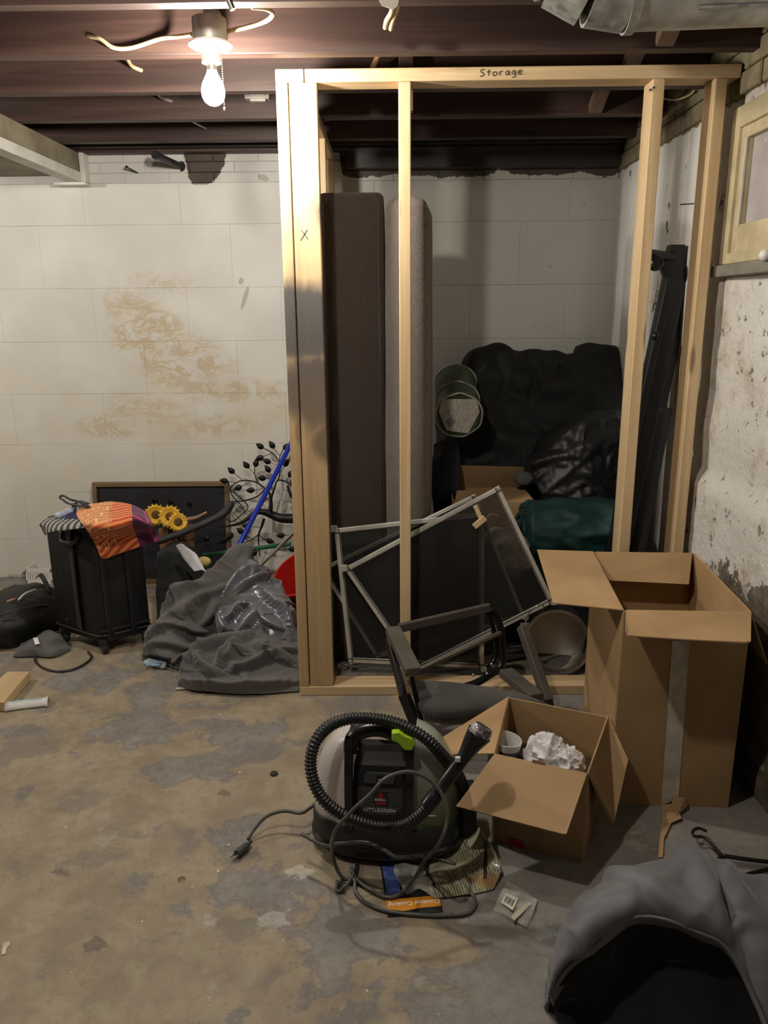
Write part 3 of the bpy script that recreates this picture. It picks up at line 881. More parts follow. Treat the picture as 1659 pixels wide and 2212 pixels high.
# pipe stub and nail on the back wall
p = aY(392, 360, 3.975); q = aY(338, 336, 3.72)
o = thing('iron_pipe_stub', p, 'dark iron pipe stub sticking out of the white block wall', 'pipe')
MB().tube([p, q], .015, 16).build('pipe', IRON, o, smooth='auto')
d = (q - p).normalized(); MB().tube([q, q + d * .014], .019, 16).build('end_collar', IRON, o, smooth='auto')
MB().tube([p - d * .004, p + d * .01], .024, 16).build('wall_collar', IRON, o, smooth='auto')
p = aY(298, 374, 3.97); q = aY(274, 361, 3.90)
o = MB().tube([p, q], .0035, 8).tube([q, q + (q - p).normalized() * .004], .007, 8).build('long_nail', IRON, smooth='auto'); tag(o, 'long iron nail in the white wall beside the pipe stub', 'nail')
p = aX(1499, 440, 1.085); o = MB().tube([p, p + V(-.05, -.005, -.003)], .0022, 8).build('long_nail', IRON); tag(o, 'thin nail sticking out of the side wall inside the closet', 'nail')

# galvanised duct with an elbow
GALV = NT('galvanised_sheet')
gp = GALV.obj(); v1 = GALV.voro(gp, 55, 'F1', 'Color')
GALV = GALV.out(GALV.mix(GALV.step(GALV.noise(gp, 14, 5), .3, .7), (0.34, 0.35, 0.33), (0.55, 0.56, 0.54)), GALV.step(v1, 0, 1, .38, .58), None, 0.85)
o = thing('duct', (0.7, 1.95, 2.02), 'round galvanised duct with an elbow turning up between joists', 'duct')
DR = 0.140
cen = [V(1.075, 1.93, 2.156), V(0.86, 1.945, 2.152), V(0.54, 1.965, 2.15)]
MB().tube(cen, DR, 40).build('straight_run', GALV, o, smooth='auto')
prev = None
arc = []
for k in range(6):
    a = R(18 * k)
    arc.append(V(0.54 - .20 * math.sin(a), 1.965 + .005 * math.sin(a), 2.15 + .20 * (1 - math.cos(a))))
arc = [a for a in arc if a.z < 2.27]
for k in range(len(arc) - 1):
    d = (arc[k + 1] - arc[k]).normalized()
    MB().tube([arc[k] - d * .012, arc[k + 1] + d * .012], DR + .002 + .0012 * (k % 2), 40).build('elbow_gore', GALV, o, smooth='auto')
MB().tube([V(0.556, 1.9635, 2.15), V(0.535, 1.9655, 2.15)], DR + .006, 40).build('crimped_joint', GALV, o, smooth='auto')
MB().bar(V(0.67, 1.95 - .06, 2.026), V(1.07, 1.93 - .06, 2.031), .012, .005).build('seam', GALV, o)
# ================================================================== pile along the block wall
FAB_BLACK = simple('black_nylon', (0.006, 0.006, 0.0065), 0.6, var=.3, bump=.25, bs=400)
FAB_CHAR = simple('charcoal_cloth', (0.012, 0.0135, 0.012), 0.85, var=.3, bump=.2, bs=300)
def m_weave(name, col, var=.2, rough=.85, sheen=.25):
    t = NT(name); p = t.obj()
    n = t.noise(p, 5, 5); f = t.noise(p, 420, 2)
    c = t.mix(t.step(n, .3, .7), tuple(x * (1 - var) for x in col), tuple(x * (1 + var) for x in col))
    t.b.inputs['Sheen Weight'].default_value = sheen
    return t.out(c, rough, t.bump(f, .15, .002))
GREYCLOTH = m_weave('grey_blackout_curtain', (0.10, 0.095, 0.092))
SATIN = simple('grey_satin', (0.20, 0.208, 0.235), 0.31, 0.45, var=.08, Sheen_Weight=.2)
# --- rolling suitcase
c0, cr, cl = aZ(222, 1416), aZ(334, 1388), aZ(124, 1384)
ax = (cr - c0); ay = (cl - c0)
ax.z = ay.z = 0
W_, D_ = ax.length, ay.length
ux, uy = ax.normalized(), ay.normalized()
su = thing('suitcase', c0 + (ax + ay) / 2, 'tall black soft-sided suitcase on wheels under an orange cloth', 'suitcase')
HS = 0.575
def su_p(a, b, z): return c0 + ux * (a * W_) + uy * (b * D_) + V(0, 0, z)
def rounded(a0, a1, b0, b1, r, n=4):
    out = []
    for (ca, cb, s) in ((a1 - r, b1 - r, 0), (a0 + r, b1 - r, 90), (a0 + r, b0 + r, 180), (a1 - r, b0 + r, 270)):
        for k in range(n + 1):
            t = R(s + 90 * k / n); out.append((ca + r * math.cos(t), cb + r * math.sin(t)))
    return out
ring = rounded(0, W_, 0, D_, .028)
rows = []
for (z, ins) in ((.05, .02), (.058, .006), (.08, 0), (HS - .03, 0), (HS - .008, .008), (HS, .03)):
    rr = []
    for (a, b_) in ring:
        ca, cb = W_ / 2, D_ / 2
        rr.append(c0 + ux * (ca + (a - ca) * (1 - ins / ca)) + uy * (cb + (b_ - cb) * (1 - ins / cb)) + V(0, 0, z))
    rows.append(rr)
b = MB(); b.grid(rows, closed_v=True)
b.bm.verts.ensure_lookup_table()
n = len(ring); b.bm.faces.new(list(b.bm.verts)[:n][::-1]); b.bm.faces.new(list(b.bm.verts)[-n:])
sbody = b.build('body', FAB_BLACK, su, smooth='auto')
PIPING = simple('black_piping', (0.03, 0.03, 0.032), .45)
for z in (.085, HS - .028):
    pts = [c0 + ux * a + uy * b_ + V(0, 0, z) for (a, b_) in rounded(-.003, W_ + .003, -.003, D_ + .003, .03)]
    MB().tube(pts, .004, 6, closed=True).build('piping', PIPING, su, smooth=True)
MB().box((0, 0, 0), (1e-3,) * 3)
for (a, wd) in ((.18, .03), (.62, .03)):      # two rails on the wide face
    p = su_p(a, 0, .06) - uy * .006; q = su_p(a, 0, HS - .05) - uy * .006
    MB().bar(p, q, .03, .012, uy).build('back_rail', BLK, su, bevel=.003)
MB().bar(su_p(.0, 0, .11) - uy * .008, su_p(.93, 0, .11) - uy * .008, .006, .012, V(0, 0, 1)).build('skid_bar', BLK, su, bevel=.002)
p = su_p(0, .42, .10) - ux * .004; q = su_p(0, .42, HS - .03) - ux * .004
MB().bar(p, q, .055, .008, ux).build('gusset_strip', simple('webbing_black', (.03, .03, .032), .8, bump=.3), su, bevel=.002)
b = MB(); pts = [su_p(0, .2, HS - .05) - ux * .004, su_p(0, .25, HS - .085) - ux * .02, su_p(0, .5, HS - .09) - ux * .022, su_p(0, .58, HS - .05) - ux * .004]
b.tube(pts, .007, 8, n=16, flat=1.6).build('carry_handle', BLK, su, smooth=True)
for (a, bb) in ((.1, .06), (.9, .06), (.1, .9), (.9, .9)):
    c = su_p(a, bb, .024)
    M4 = Matrix.Translation(c) @ ux.to_track_quat('Z', 'Y').to_matrix().to_4x4()
    wh = MB().lathe([(.01, -.012), (.022, -.012), (.024, -.008), (.024, .008), (.022, .012), (.01, .012)], M4, 20).build('wheel', BLK, su, smooth='auto')
    MB().box(c + V(-.017, -.02, .008), c + V(.017, .02, .045)).build('wheel_housing', BLK, su, bevel=.006)
for (a, bb, z) in ((0, .72, .33), (0, .70, .12)):
    p = su_p(a, bb, z) - ux * .0
    MB().sphere(p, .007, u=8, v=6).build('stud_button', PIPING, su)

# --- cloths over the suitcase
def m_plaid():
    t = NT('orange_plaid_cloth')
    uvn = t.n('ShaderNodeTexCoord').outputs['UV']
    u, v, _ = t.xyz(uvn)
    diag = t.math('ADD', v, t.math('MULTIPLY', u, 0.35))
    st = t.step(t.math('SINE', t.math('MULTIPLY', diag, 95.0)), -.1, .25)
    c = t.mix(st, (0.50, 0.055, 0.02), (0.78, 0.27, 0.07))
    cellu = t.step(t.math('SINE', t.math('MULTIPLY', u, 120.0)), .1, .4)
    cellv = t.step(t.math('SINE', t.math('MULTIPLY', v, 44.0)), -.3, .1)
    blk = t.step(t.math('SINE', t.math('ADD', t.math('MULTIPLY', u, 46.0), t.math('MULTIPLY', t.math('ROUND', t.math('MULTIPLY', v, 9.0)), 1.9))), .1, .3)
    c = t.mix(t.math('MULTIPLY', t.math('MULTIPLY', cellu, cellv), t.math('MULTIPLY', blk, t.step(u, .44, .42))), c, (0.86, 0.62, 0.30))
    band = t.math('MULTIPLY', t.step(v, .55, .5), t.step(u, .42, .40))
    c = t.mix(t.math('MULTIPLY', band, .35), c, (0.82, 0.5, 0.2))
    pur = t.mix(t.step(t.noise(uvn, 4), .3, .7), (0.085, 0.012, 0.06), (0.15, 0.025, 0.10))
    pk = t.math('MAXIMUM', t.step(t.math('ABSOLUTE', t.math('SUBTRACT', v, .38)), .006, .014, 1, 0), t.step(t.math('ABSOLUTE', t.math('SUBTRACT', v, .74)), .006, .014, 1, 0))
    pur = t.mix(pk, pur, (0.65, 0.08, 0.20))
    pur = t.mix(t.step(t.math('ABSOLUTE', t.math('SUBTRACT', u, .93)), .01, .02, 1, 0), pur, (0.55, 0.06, 0.2))
    c = t.mix(t.step(u, .695, .70), c, pur)
    return t.out(c, .8, t.bump(t.noise(t.obj(), 350, 2), .15, .002), Sheen_Weight=.2)
YS = c0.y
def onface(px, py, off=.022):
    """point on the wide face of the suitcase, a little proud"""
    d = ray(px, py); nn = ux.cross(V(0, 0, 1)).normalized(); o = c0 + nn * (off if nn.y < 0 else -off)
    t = (o - CAM).dot(nn) / d.dot(nn)
    return CAM + d * t
back = [aZ(172, 1098, HS + .045), aZ(205, 1088, HS + .05), aZ(245, 1084, HS + .05), aZ(285, 1092, HS + .045), aZ(318, 1108, HS + .03)]
mid = [aZ(165, 1112, HS + .03), aZ(205, 1108, HS + .04), aZ(250, 1106, HS + .038), aZ(292, 1110, HS + .032), aZ(325, 1125, HS + .015)]
edge = [aZ(180, 1135, HS + .016), aZ(205, 1140, HS + .02), aZ(250, 1136, HS + .02), aZ(295, 1128, HS + .016), aZ(332, 1138, HS + .006)]
low1 = [onface(196, 1158), onface(215, 1172), onface(255, 1166), onface(296, 1158), onface(338, 1152)]
low2 = [onface(212, 1190), onface(222, 1208), onface(256, 1197), onface(296, 1184), onface(346, 1168)]
o = cloth('patterned_cloth', soft([back, mid, edge, low1, low2], 30, 40), m_plaid(), grow=.012, freq=7, aniso=.15, thick=.004)
tag(o, 'orange and purple plaid cloth draped over the black suitcase', 'cloth')
NAVY = simple('navy_print_cloth', (0.02, 0.022, 0.075), .8, var=.4, vs=30)
o = cloth('shirt', soft([cz([(150, 1098, HS + .02), (185, 1092, HS + .03), (225, 1090, HS + .03)]), cz([(140, 1118, HS + .018), (175, 1112, HS + .02), (215, 1108, HS + .02)]), cz([(135, 1128, HS + .012), (168, 1125, HS + .014), (205, 1120, HS + .014)])], 16, 18), NAVY, grow=.014, freq=12, thick=.004, colliders=[sbody], drop=.006)
tag(o, 'navy printed shirt folded on the suitcase beside the plaid cloth', 'shirt')
PLD = NT('grey_check_cloth'); _q = PLD.obj()
PLDM = PLD.out(PLD.mix(PLD.step(PLD.wave(_q, 14, 0, 0), .3, .7), (.05, .048, .05), (.36, .34, .31)), .8)
o = cloth('shirt', soft([cz([(100, 1120, HS + .006), (140, 1115, HS + .01), (172, 1118, HS + .01)]), cz([(85, 1134, HS + .004), (130, 1130, HS + .012), (178, 1128, HS + .012)]), [aZ(88, 1140, HS - .01), aZ(120, 1142, HS + .006), aZ(186, 1136, HS + .006)], [aZ(97, 1158, HS - .06), aZ(110, 1150, HS - .01), aZ(184, 1142, HS)]], 16, 20), PLDM, grow=.014, freq=12, thick=.005, colliders=[sbody], drop=.006)
tag(o, 'grey checked shirt hanging over the corner of the suitcase', 'shirt')
CORAL = simple('pale_blue_cloth', (.42, .46, .58), .8, var=.2, vs=25)
o = MB().tube(cz([(122, 1116, HS + .025), (140, 1108, HS + .03), (160, 1101, HS + .035), (172, 1098, HS + .035)]), .014, 10, n=14).build('rolled_cloth', CORAL, smooth=True)
tag(o, 'pale blue rolled cloth lying on the suitcase', 'cloth')
# plastic hangers on top
for k, (a, b_, cc) in enumerate((((131, 1073), (152, 1079), (190, 1094)), ((158, 1090), (172, 1083), (196, 1092)))):
    zz = HS + .075 - .02 * k
    hp = cz([(a[0], a[1] + 4, zz), (a[0] - 2, a[1], zz + .004), (a[0] + 6, a[1] - 2, zz + .004), (b_[0], b_[1], zz), (b_[0] + 18, b_[1] + 5, zz - .008), (cc[0] + 4, cc[1] + 2, zz - .02), (b_[0] - 2, b_[1] + 9, zz - .01), (a[0] + 4, a[1] + 6, zz)])
    o = MB().tube(hp, .0045, 8, n=48).build('clothes_hanger', BLK, smooth=True)
    tag(o, ('black plastic hanger sticking out from the cloths on the suitcase', 'black hanger loop lying flat on the suitcase top')[k], 'hanger')

# --- black bag at the far left
rows = soft([cz([(-70, 1310, 0.02), (0, 1285, .04), (60, 1275, .06), (110, 1278, .04), (128, 1300, .02)]),
             cz([(-80, 1312, .10), (-10, 1284, .15), (40, 1268, .17), (95, 1268, .14), (126, 1296, .05)]),
             cz([(-80, 1338, .12), (0, 1318, .16), (50, 1300, .18), (100, 1296, .14), (128, 1325, .05)]),
             cz([(-80, 1372, .07), (0, 1367, .10), (50, 1354, .11), (100, 1342, .08), (128, 1352, .03)]),
             cz([(-80, 1400, .005), (0, 1402, .005), (40, 1396, .005), (90, 1375, .005), (128, 1362, .005)])], 40, 44)
bg = thing('backpack', aZ(20, 1370), 'black backpack slumped on the floor beside the suitcase', 'bag')
o = cloth('body', rows, FAB_BLACK, grow=.022, freq=8, parent=bg, thick=.006)
def surf(rows, u, v, off=.008):
    i = min(int(u * (len(rows) - 1)), len(rows) - 2); j = min(int(v * (len(rows[0]) - 1)), len(rows[0]) - 2)
    p = rows[i][j]; nn = (rows[i + 1][j] - rows[i][j]).cross(rows[i][j + 1] - rows[i][j]).normalized()
    if nn.z < 0: nn = -nn
    return p + nn * off
REFL = simple('reflective_piping', (.75, .74, .72), .35)
MB().tube([aZ(40, 1296, .20), aZ(52, 1284, .208), aZ(66, 1277, .208), aZ(77, 1274, .20)], .0045, 8, n=20).build('reflective_piping', REFL, bg, smooth=True)
MB().bar(aZ(15, 1299, .195), aZ(33, 1293, .20), .012, .003).build('label_patch', simple('orange_patch', (.55, .25, .15), .6), bg)
MB().tube([aZ(80, 1246, .15), aZ(88, 1242, .18), aZ(100, 1262, .18), aZ(108, 1290, .13)], .011, 6, n=18, flat=.25).build('strap', simple('strap_webbing', (.02, .02, .02), .8), bg, smooth=True)
MB().tube([aZ(-5, 1332, .165), aZ(30, 1320, .185), aZ(70, 1310, .175), aZ(105, 1307, .14)], .004, 6, n=24).build('zipper', PIPING, bg, smooth=True)

# white basket behind the bag
WPL = simple('white_plastic', (0.72, 0.70, 0.67), .4, var=.05)
bk = thing('basket', aZ(80, 1258), 'small white slotted plastic basket against the block wall', 'basket')
p = aZ(58, 1262); xb0, yb0 = p.x, p.y; xb1 = aY(112, 1250, yb0).x
for (lo, hi) in (((xb0, yb0, .004), (xb1, yb0 + .006, .022)), ((xb0, yb0, .064), (xb1, yb0 + .006, .085)), ((xb0, yb0 + .12, .004), (xb1, yb0 + .126, .085)), ((xb0, yb0, .004), (xb0 + .006, yb0 + .12, .085)), ((xb1 - .006, yb0, .004), (xb1, yb0 + .12, .085)), ((xb0, yb0, .0), (xb1, yb0 + .126, .005))):
    MB().box(lo, hi).build('rim_band', WPL, bk, bevel=.001)
nsl = 12
for k in range(nsl):
    x = xb0 + (xb1 - xb0) * (k + .5) / nsl
    MB().box((x - .0035, yb0 + .001, .02), (x + .0035, yb0 + .005, .066)).build('slat', WPL, bk)
o = MB().tube([aZ(50, 1236, .03), aZ(60, 1232, .06)], .009, 8, flat=.4).build('handle_tab', simple('pinkish_tab', (.42, .25, .2), .6), bk)

# grey cloth with a paper tag, on the floor before the bag
rows = soft([cz([(45, 1392, .01), (75, 1380, .035), (105, 1362, .06), (130, 1378, .03)]), cz([(35, 1410, .01), (72, 1395, .05), (110, 1380, .055), (145, 1392, .02)]), cz([(28, 1418, .004), (75, 1412, .02), (110, 1405, .03), (152, 1402, .004)]), cz([(28, 1420, .004), (75, 1419, .004), (115, 1420, .004), (150, 1406, .004)])], 22, 30)
gc = thing('cap', aZ(90, 1412), 'crumpled grey cloth cap with a white tag on the floor', 'cloth')
cloth('crown', rows, GREYCLOTH, grow=.016, freq=14, bend=.3, parent=gc)
MB().prism([aZ(72, 1378, .075), aZ(82, 1378, .072), aZ(86, 1391, .06), (aZ(76, 1393, .06))], (0, -.002, .002)).build('paper_tag', STICK, gc)
cable('power_cord', cz([(77, 1412, .012), (77, 1428, .006), (92, 1442, .006), (120, 1450, .006), (150, 1448, .006), (180, 1436, .006), (198, 1420, .008), (190, 1408, .012)]), .0045, BLK, 'black power cord looping over the floor below the suitcase', 60)

# --- black framed board leaning on the wall
yw = 3.93
tl = aY(200, 1042, yw); tr = aY(494, 1043, yw)
lean = .06
bd = thing('framed_board', ((tl.x + tr.x) / 2, yw - lean, 0), 'black board in a thin brown wooden frame leaning on the block wall', 'board')
FRW = lumber('X', 'brown_frame_wood', (0.24, 0.15, 0.07), (0.14, 0.085, 0.04))
z1 = tl.z
def lp_(x, z): return V(x, yw - lean * (1 - z / z1), z)
for nm, a, c_ in (('frame_rail', lp_(tl.x, z1 - .011), lp_(tr.x, z1 - .011)), ('frame_rail', lp_(tl.x, .012), lp_(tr.x, .012)), ('frame_rail', lp_(tl.x + .011, .002), lp_(tl.x + .011, z1 - .001)), ('frame_rail', lp_(tr.x - .011, .002), lp_(tr.x - .011, z1 - .001))):
    MB().bar(a, c_, .03 if a.z == c_.z else .022, .022 if a.z == c_.z else .03, (0, 0, 1) if a.z == c_.z else (0, 1, 0)).build(nm, FRW, bd, bevel=.002)
MB().prism([lp_(tl.x + .01, .015), lp_(tr.x - .01, .015), lp_(tr.x - .01, z1 - .014), lp_(tl.x + .01, z1 - .014)], (0, .006, 0)).build('panel', simple('blackboard', (.012, .012, .016), .5, var=.3), bd)

# --- artificial sunflowers in a wooden pot
sfw = thing('artificial_sunflowers', aY(372, 1205, 3.55), 'three yellow artificial sunflowers in a brown wooden pot', 'flowers')
PET = simple('sunflower_petal', (0.72, 0.42, 0.03), .6, var=.25, vs=60)
SEED = simple('sunflower_seed_disc', (0.11, 0.045, 0.012), .9, var=.5, vs=160, bump=.5)
for (px, py, rr, yy) in ((336, 1112, .05, 3.50), (367, 1116, .053, 3.48), (385, 1128, .045, 3.46)):
    c = aY(px, py, yy); f = (CAM - c).normalized(); f = (f + V(random.uniform(-.2, .2), 0, random.uniform(.0, .25))).normalized()
    q = f.to_track_quat('Z', 'Y').to_matrix()
    b = MB()
    for ringk in range(2):
        for k in range(16):
            a = 2 * math.pi * (k + .5 * ringk) / 16
            d = q @ V(math.cos(a), math.sin(a), 0); s = q @ V(-math.sin(a), math.cos(a), 0); zz = f
            r0, r1 = rr * .33, rr * (1.12 if ringk else .98)
            g = [c + d * r0 - s * .004 + zz * .003 * ringk, c + d * (r0 + r1) * .55 - s * .0062 + zz * (.006 + .003 * ringk), c + d * r1 + zz * (.002 - .004 * ringk), c + d * (r0 + r1) * .55 + s * .0062 + zz * (.006 + .003 * ringk), c + d * r0 + s * .004]
            b.bm.faces.new([b.bm.verts.new(p) for p in g])
    fl_ = b.build('flower', PET, sfw, thick=.0012)
    MB().lathe([(.0, .010), (.012, .010), (.019, .006), (.021, 0)][::-1], Matrix.Translation(c) @ q.to_4x4(), 18).build('seed_disc', SEED, fl_, smooth=True)
    MB().tube([c - f * .004, c + V(.01, .05, -.08), aY(370, 1175, 3.58)], .004, 6, n=14).build('stem', simple('stem_green', (.05, .08, .03), .7), sfw, smooth=True)
POTW = lumber('Z', 'orange_brown_pot_wood', (0.30, 0.15, 0.055), (0.15, 0.07, 0.028))
pz = aY(372, 1172, 3.55); q = aY(350, 1140, 3.55)
for k in range(9):
    x = aY(340 + 8.5 * k, 1150, 3.52).x
    MB().box((x, 3.53 + .01 * math.cos(k), 0.0), (x + .0185, 3.545 + .01 * math.cos(k), q.z + random.uniform(-.02, .02))).build('stave', POTW, sfw, bevel=.002)
MB().lathe([(.075, 0.0), (.085, q.z - .03)], Matrix.Translation((aY(376, 1150, 3.6).x, 3.635, 0)), 20).build('pot', POTW, sfw, smooth='auto')
o = MB().tube(cy([(405, 1122, 3.62), (425, 1118, 3.60), (446, 1107, 3.58)]), lambda u: .012 * (1 - .5 * u), 8, n=12).build('driftwood_stick', simple('driftwood', (.34, .2, .12), .8), smooth=True)
tag(o, 'short brown driftwood stick poking up behind the sunflowers', 'stick')

# --- black metal tree wall art leaning on the wall
TRE = simple('black_painted_metal', (0.016, 0.015, 0.014), .45, .5, var=.3, bump=.2)
tr_ = thing('metal_tree_art', aY(560, 1215, 3.80), 'black metal tree wall art with wire branches and oval leaves', 'wall art')
def T2(cx, cy_, dy=0): 
    px, py = 300 + cx * .22905, 930 + cy_ * .22905
    return aY(px, py, 3.86 - .10 * max(0, min(1, (py - 960) / 250)) + dy)
branches = [([(1520, 830), (1420, 830), (1330, 825), (1240, 790), (1160, 765), (1090, 780), (1000, 850), (900, 890), (760, 905), (600, 860), (450, 820)], [.026, .026, .023, .018, .013, .009, .006, .004, .003, .0025, .0025]),
            ([(1230, 800), (1245, 700), (1235, 600), (1190, 550), (1110, 490), (990, 470), (905, 500), (860, 560), (900, 640), (980, 720), (1000, 790)], [.015, .011, .007, .005, .004, .0035, .003, .003, .003, .003, .0025]),
            ([(1240, 660), (1280, 540), (1310, 470), (1400, 490), (1480, 560)], [.007, .005, .004, .004, .003]),
            ([(1310, 470), (1330, 400), (1320, 300), (1270, 220), (1185, 170)], [.004, .0035, .003, .0025, .0025]),
            ([(1320, 340), (1330, 250), (1360, 180)], [.003, .0025, .0025]),
            ([(1130, 500), (1095, 420), (1090, 350)], [.003, .0025, .0025]),
            ([(1180, 830), (1160, 900), (1130, 980), (1130, 1060), (1140, 1180)], [.008, .006, .004, .003, .003]),
            ([(1180, 560), (1120, 620), (1000, 660), (880, 670)], [.004, .0035, .003, .0025]),
            ([(860, 560), (960, 640), (1030, 720), (960, 800), (870, 860), (800, 800)], [.003] * 6),
            ([(1400, 520), (1440, 620), (1500, 700)], [.006, .008, .008]),
            ([(1130, 980), (1060, 1030), (960, 1080)], [.003, .0025, .0025]), ([(1130, 980), (1170, 1020), (1230, 1040)], [.0025] * 3),
            ([(400, 820), (300, 870), (230, 930), (190, 980)], [.003, .0025, .002, .002])]
for pts, rad in branches:
    P = spline([T2(*p) for p in pts], 40)
    rr = [rad[min(int(k / 39.001 * (len(rad) - 1)), len(rad) - 2)] * (1 - (k / 39 * (len(rad) - 1)) % 1) + rad[min(int(k / 39.001 * (len(rad) - 1)) + 1, len(rad) - 1)] * ((k / 39 * (len(rad) - 1)) % 1) for k in range(40)]
    MB().tube(P, rr, 8).build('branch', TRE, tr_, smooth=True)
leaves = [(1140, 148, 200, 1270, 220), (1252, 135, 240, 1330, 240), (1392, 152, 320, 1360, 180), (1135, 262, 170, 1250, 215), (1105, 305, 250, 1092, 350), (1205, 290, 200, 1310, 330), (1010, 325, 230, 1090, 410), (1212, 362, 240, 1260, 430),
          (868, 378, 215, 980, 470), (1160, 450, 180, 1245, 455), (800, 475, 190, 910, 492), (932, 543, 160, 1040, 492), (1050, 565, 180, 1165, 550), (1390, 305, 300, 1330, 400), (1435, 405, 300, 1380, 490), (1010, 900, 190, 1140, 912), (955, 948, 220, 1050, 1015),
          (1335, 992, 185, 1420, 985), (1238, 1045, 180, 1180, 1020), (275, 930, 170, 200, 975), (150, 670, 230, 190, 700), (300, 680, 240, 340, 730), (475, 700, 250, 490, 750), (800, 1040, 240, 850, 1000), (640, 1020, 150, 590, 1060), (860, 1000, 240, 880, 960), (1450, 1120, 180, 1300, 1130), (1080, 1160, 200, 1130, 1130)]
for (cx, cyy, ang, sx, sy) in leaves:
    dy = -.22 if cx < 500 else random.uniform(-.012, .012)
    c = T2(cx, cyy, dy); s = T2(sx, sy, dy * .9)
    d = (c - s).normalized(); sd = d.cross(V(0, 1, 0)).normalized(); nn = sd.cross(d)
    Lh, Wh = .0235, .0145
    b = MB(); rws = []
    for k in range(9):
        u = k / 8; w = math.sin(math.pi * min(1, max(0, u)) ** .8) * Wh + .0004
        rws.append([c + d * (u - .5) * 2 * Lh + sd * (w * q) + nn * (.006 * (abs(q) - .5) + .002 * math.sin(u * 9)) for q in (-1, -.5, 0, .5, 1)])
    b.grid(rws); b.build('leaf', TRE, tr_, smooth=True, thick=.0015)
    MB().tube([s, c - d * Lh * .9], .0018, 6).build('leaf_stem', TRE, tr_, smooth=True)

# --- handles and tubes
BLUE = simple('blue_handle', (0.012, 0.035, 0.40), .25, var=.1)
bh = thing('broom', aY(520, 1240, 3.4), 'shiny blue broom handle leaning across the metal tree against the wall', 'broom')
MB().tube([aY(497, 1216, 3.35), aY(650, 916, 3.90)], .0125, 18).build('handle', BLUE, bh, smooth='auto')
o = MB().tube([aY(440, 1199, 3.66), aY(628, 1175, 3.62)], .0105, 14).build('stake', simple('green_stake', (.012, .12, .06), .4), smooth='auto'); tag(o, 'green garden stake lying flat behind the blue broom handle', 'stake')
e_ = aY(628, 1175, 3.62)
ALU = simple('brushed_aluminium', (.62, .60, .57), .32, 1.0, var=.1)
sp = thing('pole', aY(561, 1225, 3.25), 'silver metal pole sticking up out of the grey curtains', 'pole')
MB().tube([aY(552, 1232, 3.22), aY(640, 1146, 3.55)], .0085, 16).build('shaft', ALU, sp, smooth='auto')
g = aY(603, 1182, 3.41); MB().sphere(g + V(0, -.009, .002), .003, u=8, v=6).build('pin', STEEL, sp)
o = MB().tube(cy([(340, 1170, 3.42), (400, 1148, 3.45), (470, 1117, 3.5), (492, 1100, 3.52), (499, 1084, 3.53)]), [.016 if k < 20 else .019 for k in range(26)], 14, n=26).build('hose_wand', simple('matte_black_rubber', (.03, .03, .03), .6), smooth=True)
tag(o, 'curved black vacuum wand lying across the sunflowers', 'wand')

# --- red bucket tipped on its side behind the corner post
RED = simple('red_plastic', (0.50, 0.018, 0.014), .35, var=.12)
axd = V(-.36, -.42, .83).normalized()
mouth = aY(648, 1236, 3.2)
M4 = Matrix.Translation(mouth - axd * .262) @ axd.to_track_quat('Z', 'Y').to_matrix().to_4x4()
rb = thing('bucket', mouth - axd * .262, 'red plastic bucket tipped between the curtains and the corner post', 'bucket')
MB().lathe([(.001, 0), (.095, 0), (.098, .004), (.128, .25), (.134, .253), (.134, .262), (.125, .262), (.094, .008), (.001, .008)], M4, 36, cap=False).build('pail', RED, rb, smooth='auto')

# --- dark bag, white plastic sleeve
rows = soft([cy([(346, 1205, 3.46), (372, 1172, 3.47), (412, 1180, 3.45), (450, 1228, 3.41), (478, 1295, 3.36)]),
             cy([(340, 1240, 3.34), (368, 1208, 3.35), (415, 1220, 3.33), (452, 1262, 3.29), (482, 1315, 3.23)]),
             cy([(340, 1310, 3.24), (370, 1296, 3.24), (415, 1300, 3.22), (452, 1320, 3.18), (486, 1350, 3.14)]),
             cz([(345, 1385, .01), (375, 1386, .01), (415, 1384, .01), (452, 1380, .01), (490, 1376, .01)])], 44, 44)
o = cloth('duffel_bag', rows, FAB_CHAR, grow=.035, freq=7, bend=.8, thick=.006)
tag(o, 'dark green black bag slumped between suitcase and grey curtains', 'bag')
SLEEVE = simple('milky_plastic', (.66, .65, .68), .3, var=.1)
o = cloth('plastic_sleeve', soft([cy([(380, 1178, 3.26), (392, 1174, 3.24), (402, 1182, 3.22)]), cy([(398, 1208, 3.2), (415, 1196, 3.19), (430, 1208, 3.18)]), cy([(420, 1235, 3.14), (438, 1232, 3.13), (446, 1240, 3.12)])], 16, 12), SLEEVE, grow=.012, freq=16, thick=.003)
tag(o, 'crumpled milky plastic sleeve lying on the dark bag', 'sleeve')
o = MB().sphere(aY(441, 1213, 3.2), .028, 1.1, .6, .8).build('sponge', simple('pale_yellow_foam', (.62, .47, .16), .8, bump=.4), smooth=True); tag(o, 'pale yellow sponge tucked beside the plastic sleeve', 'sponge')

# --- grey curtains
XL = -0.358
def cut(rows):
    return [[V(min(p.x, XL), p.y, max(p.z, .006)) for p in r] for r in rows]
rows = cut(soft([[V(-1.02, 3.05, .02), V(-.9, 3.25, .05), V(-.75, 3.38, .12), V(-.62, 3.4, .15), V(-.5, 3.35, .1), V(-.38, 3.25, .06)],
             cy([(318, 1375, 3.04), (400, 1280, 3.10), (465, 1225, 3.17), (520, 1204, 3.2), (562, 1246, 3.13), (618, 1300, 3.02)]),
             cy([(312, 1400, 2.96), (385, 1330, 2.95), (450, 1295, 2.97), (520, 1288, 2.99), (590, 1310, 2.95), (630, 1340, 2.92)]),
             cz([(308, 1415, .03), (365, 1405, .08), (420, 1380, .10), (480, 1370, .11), (560, 1375, .12), (645, 1375, .12)]),
             cz([(308, 1420, .006), (345, 1428, .006), (395, 1448, .006), (480, 1440, .02), (560, 1430, .02), (645, 1430, .02)])], 130, 150))
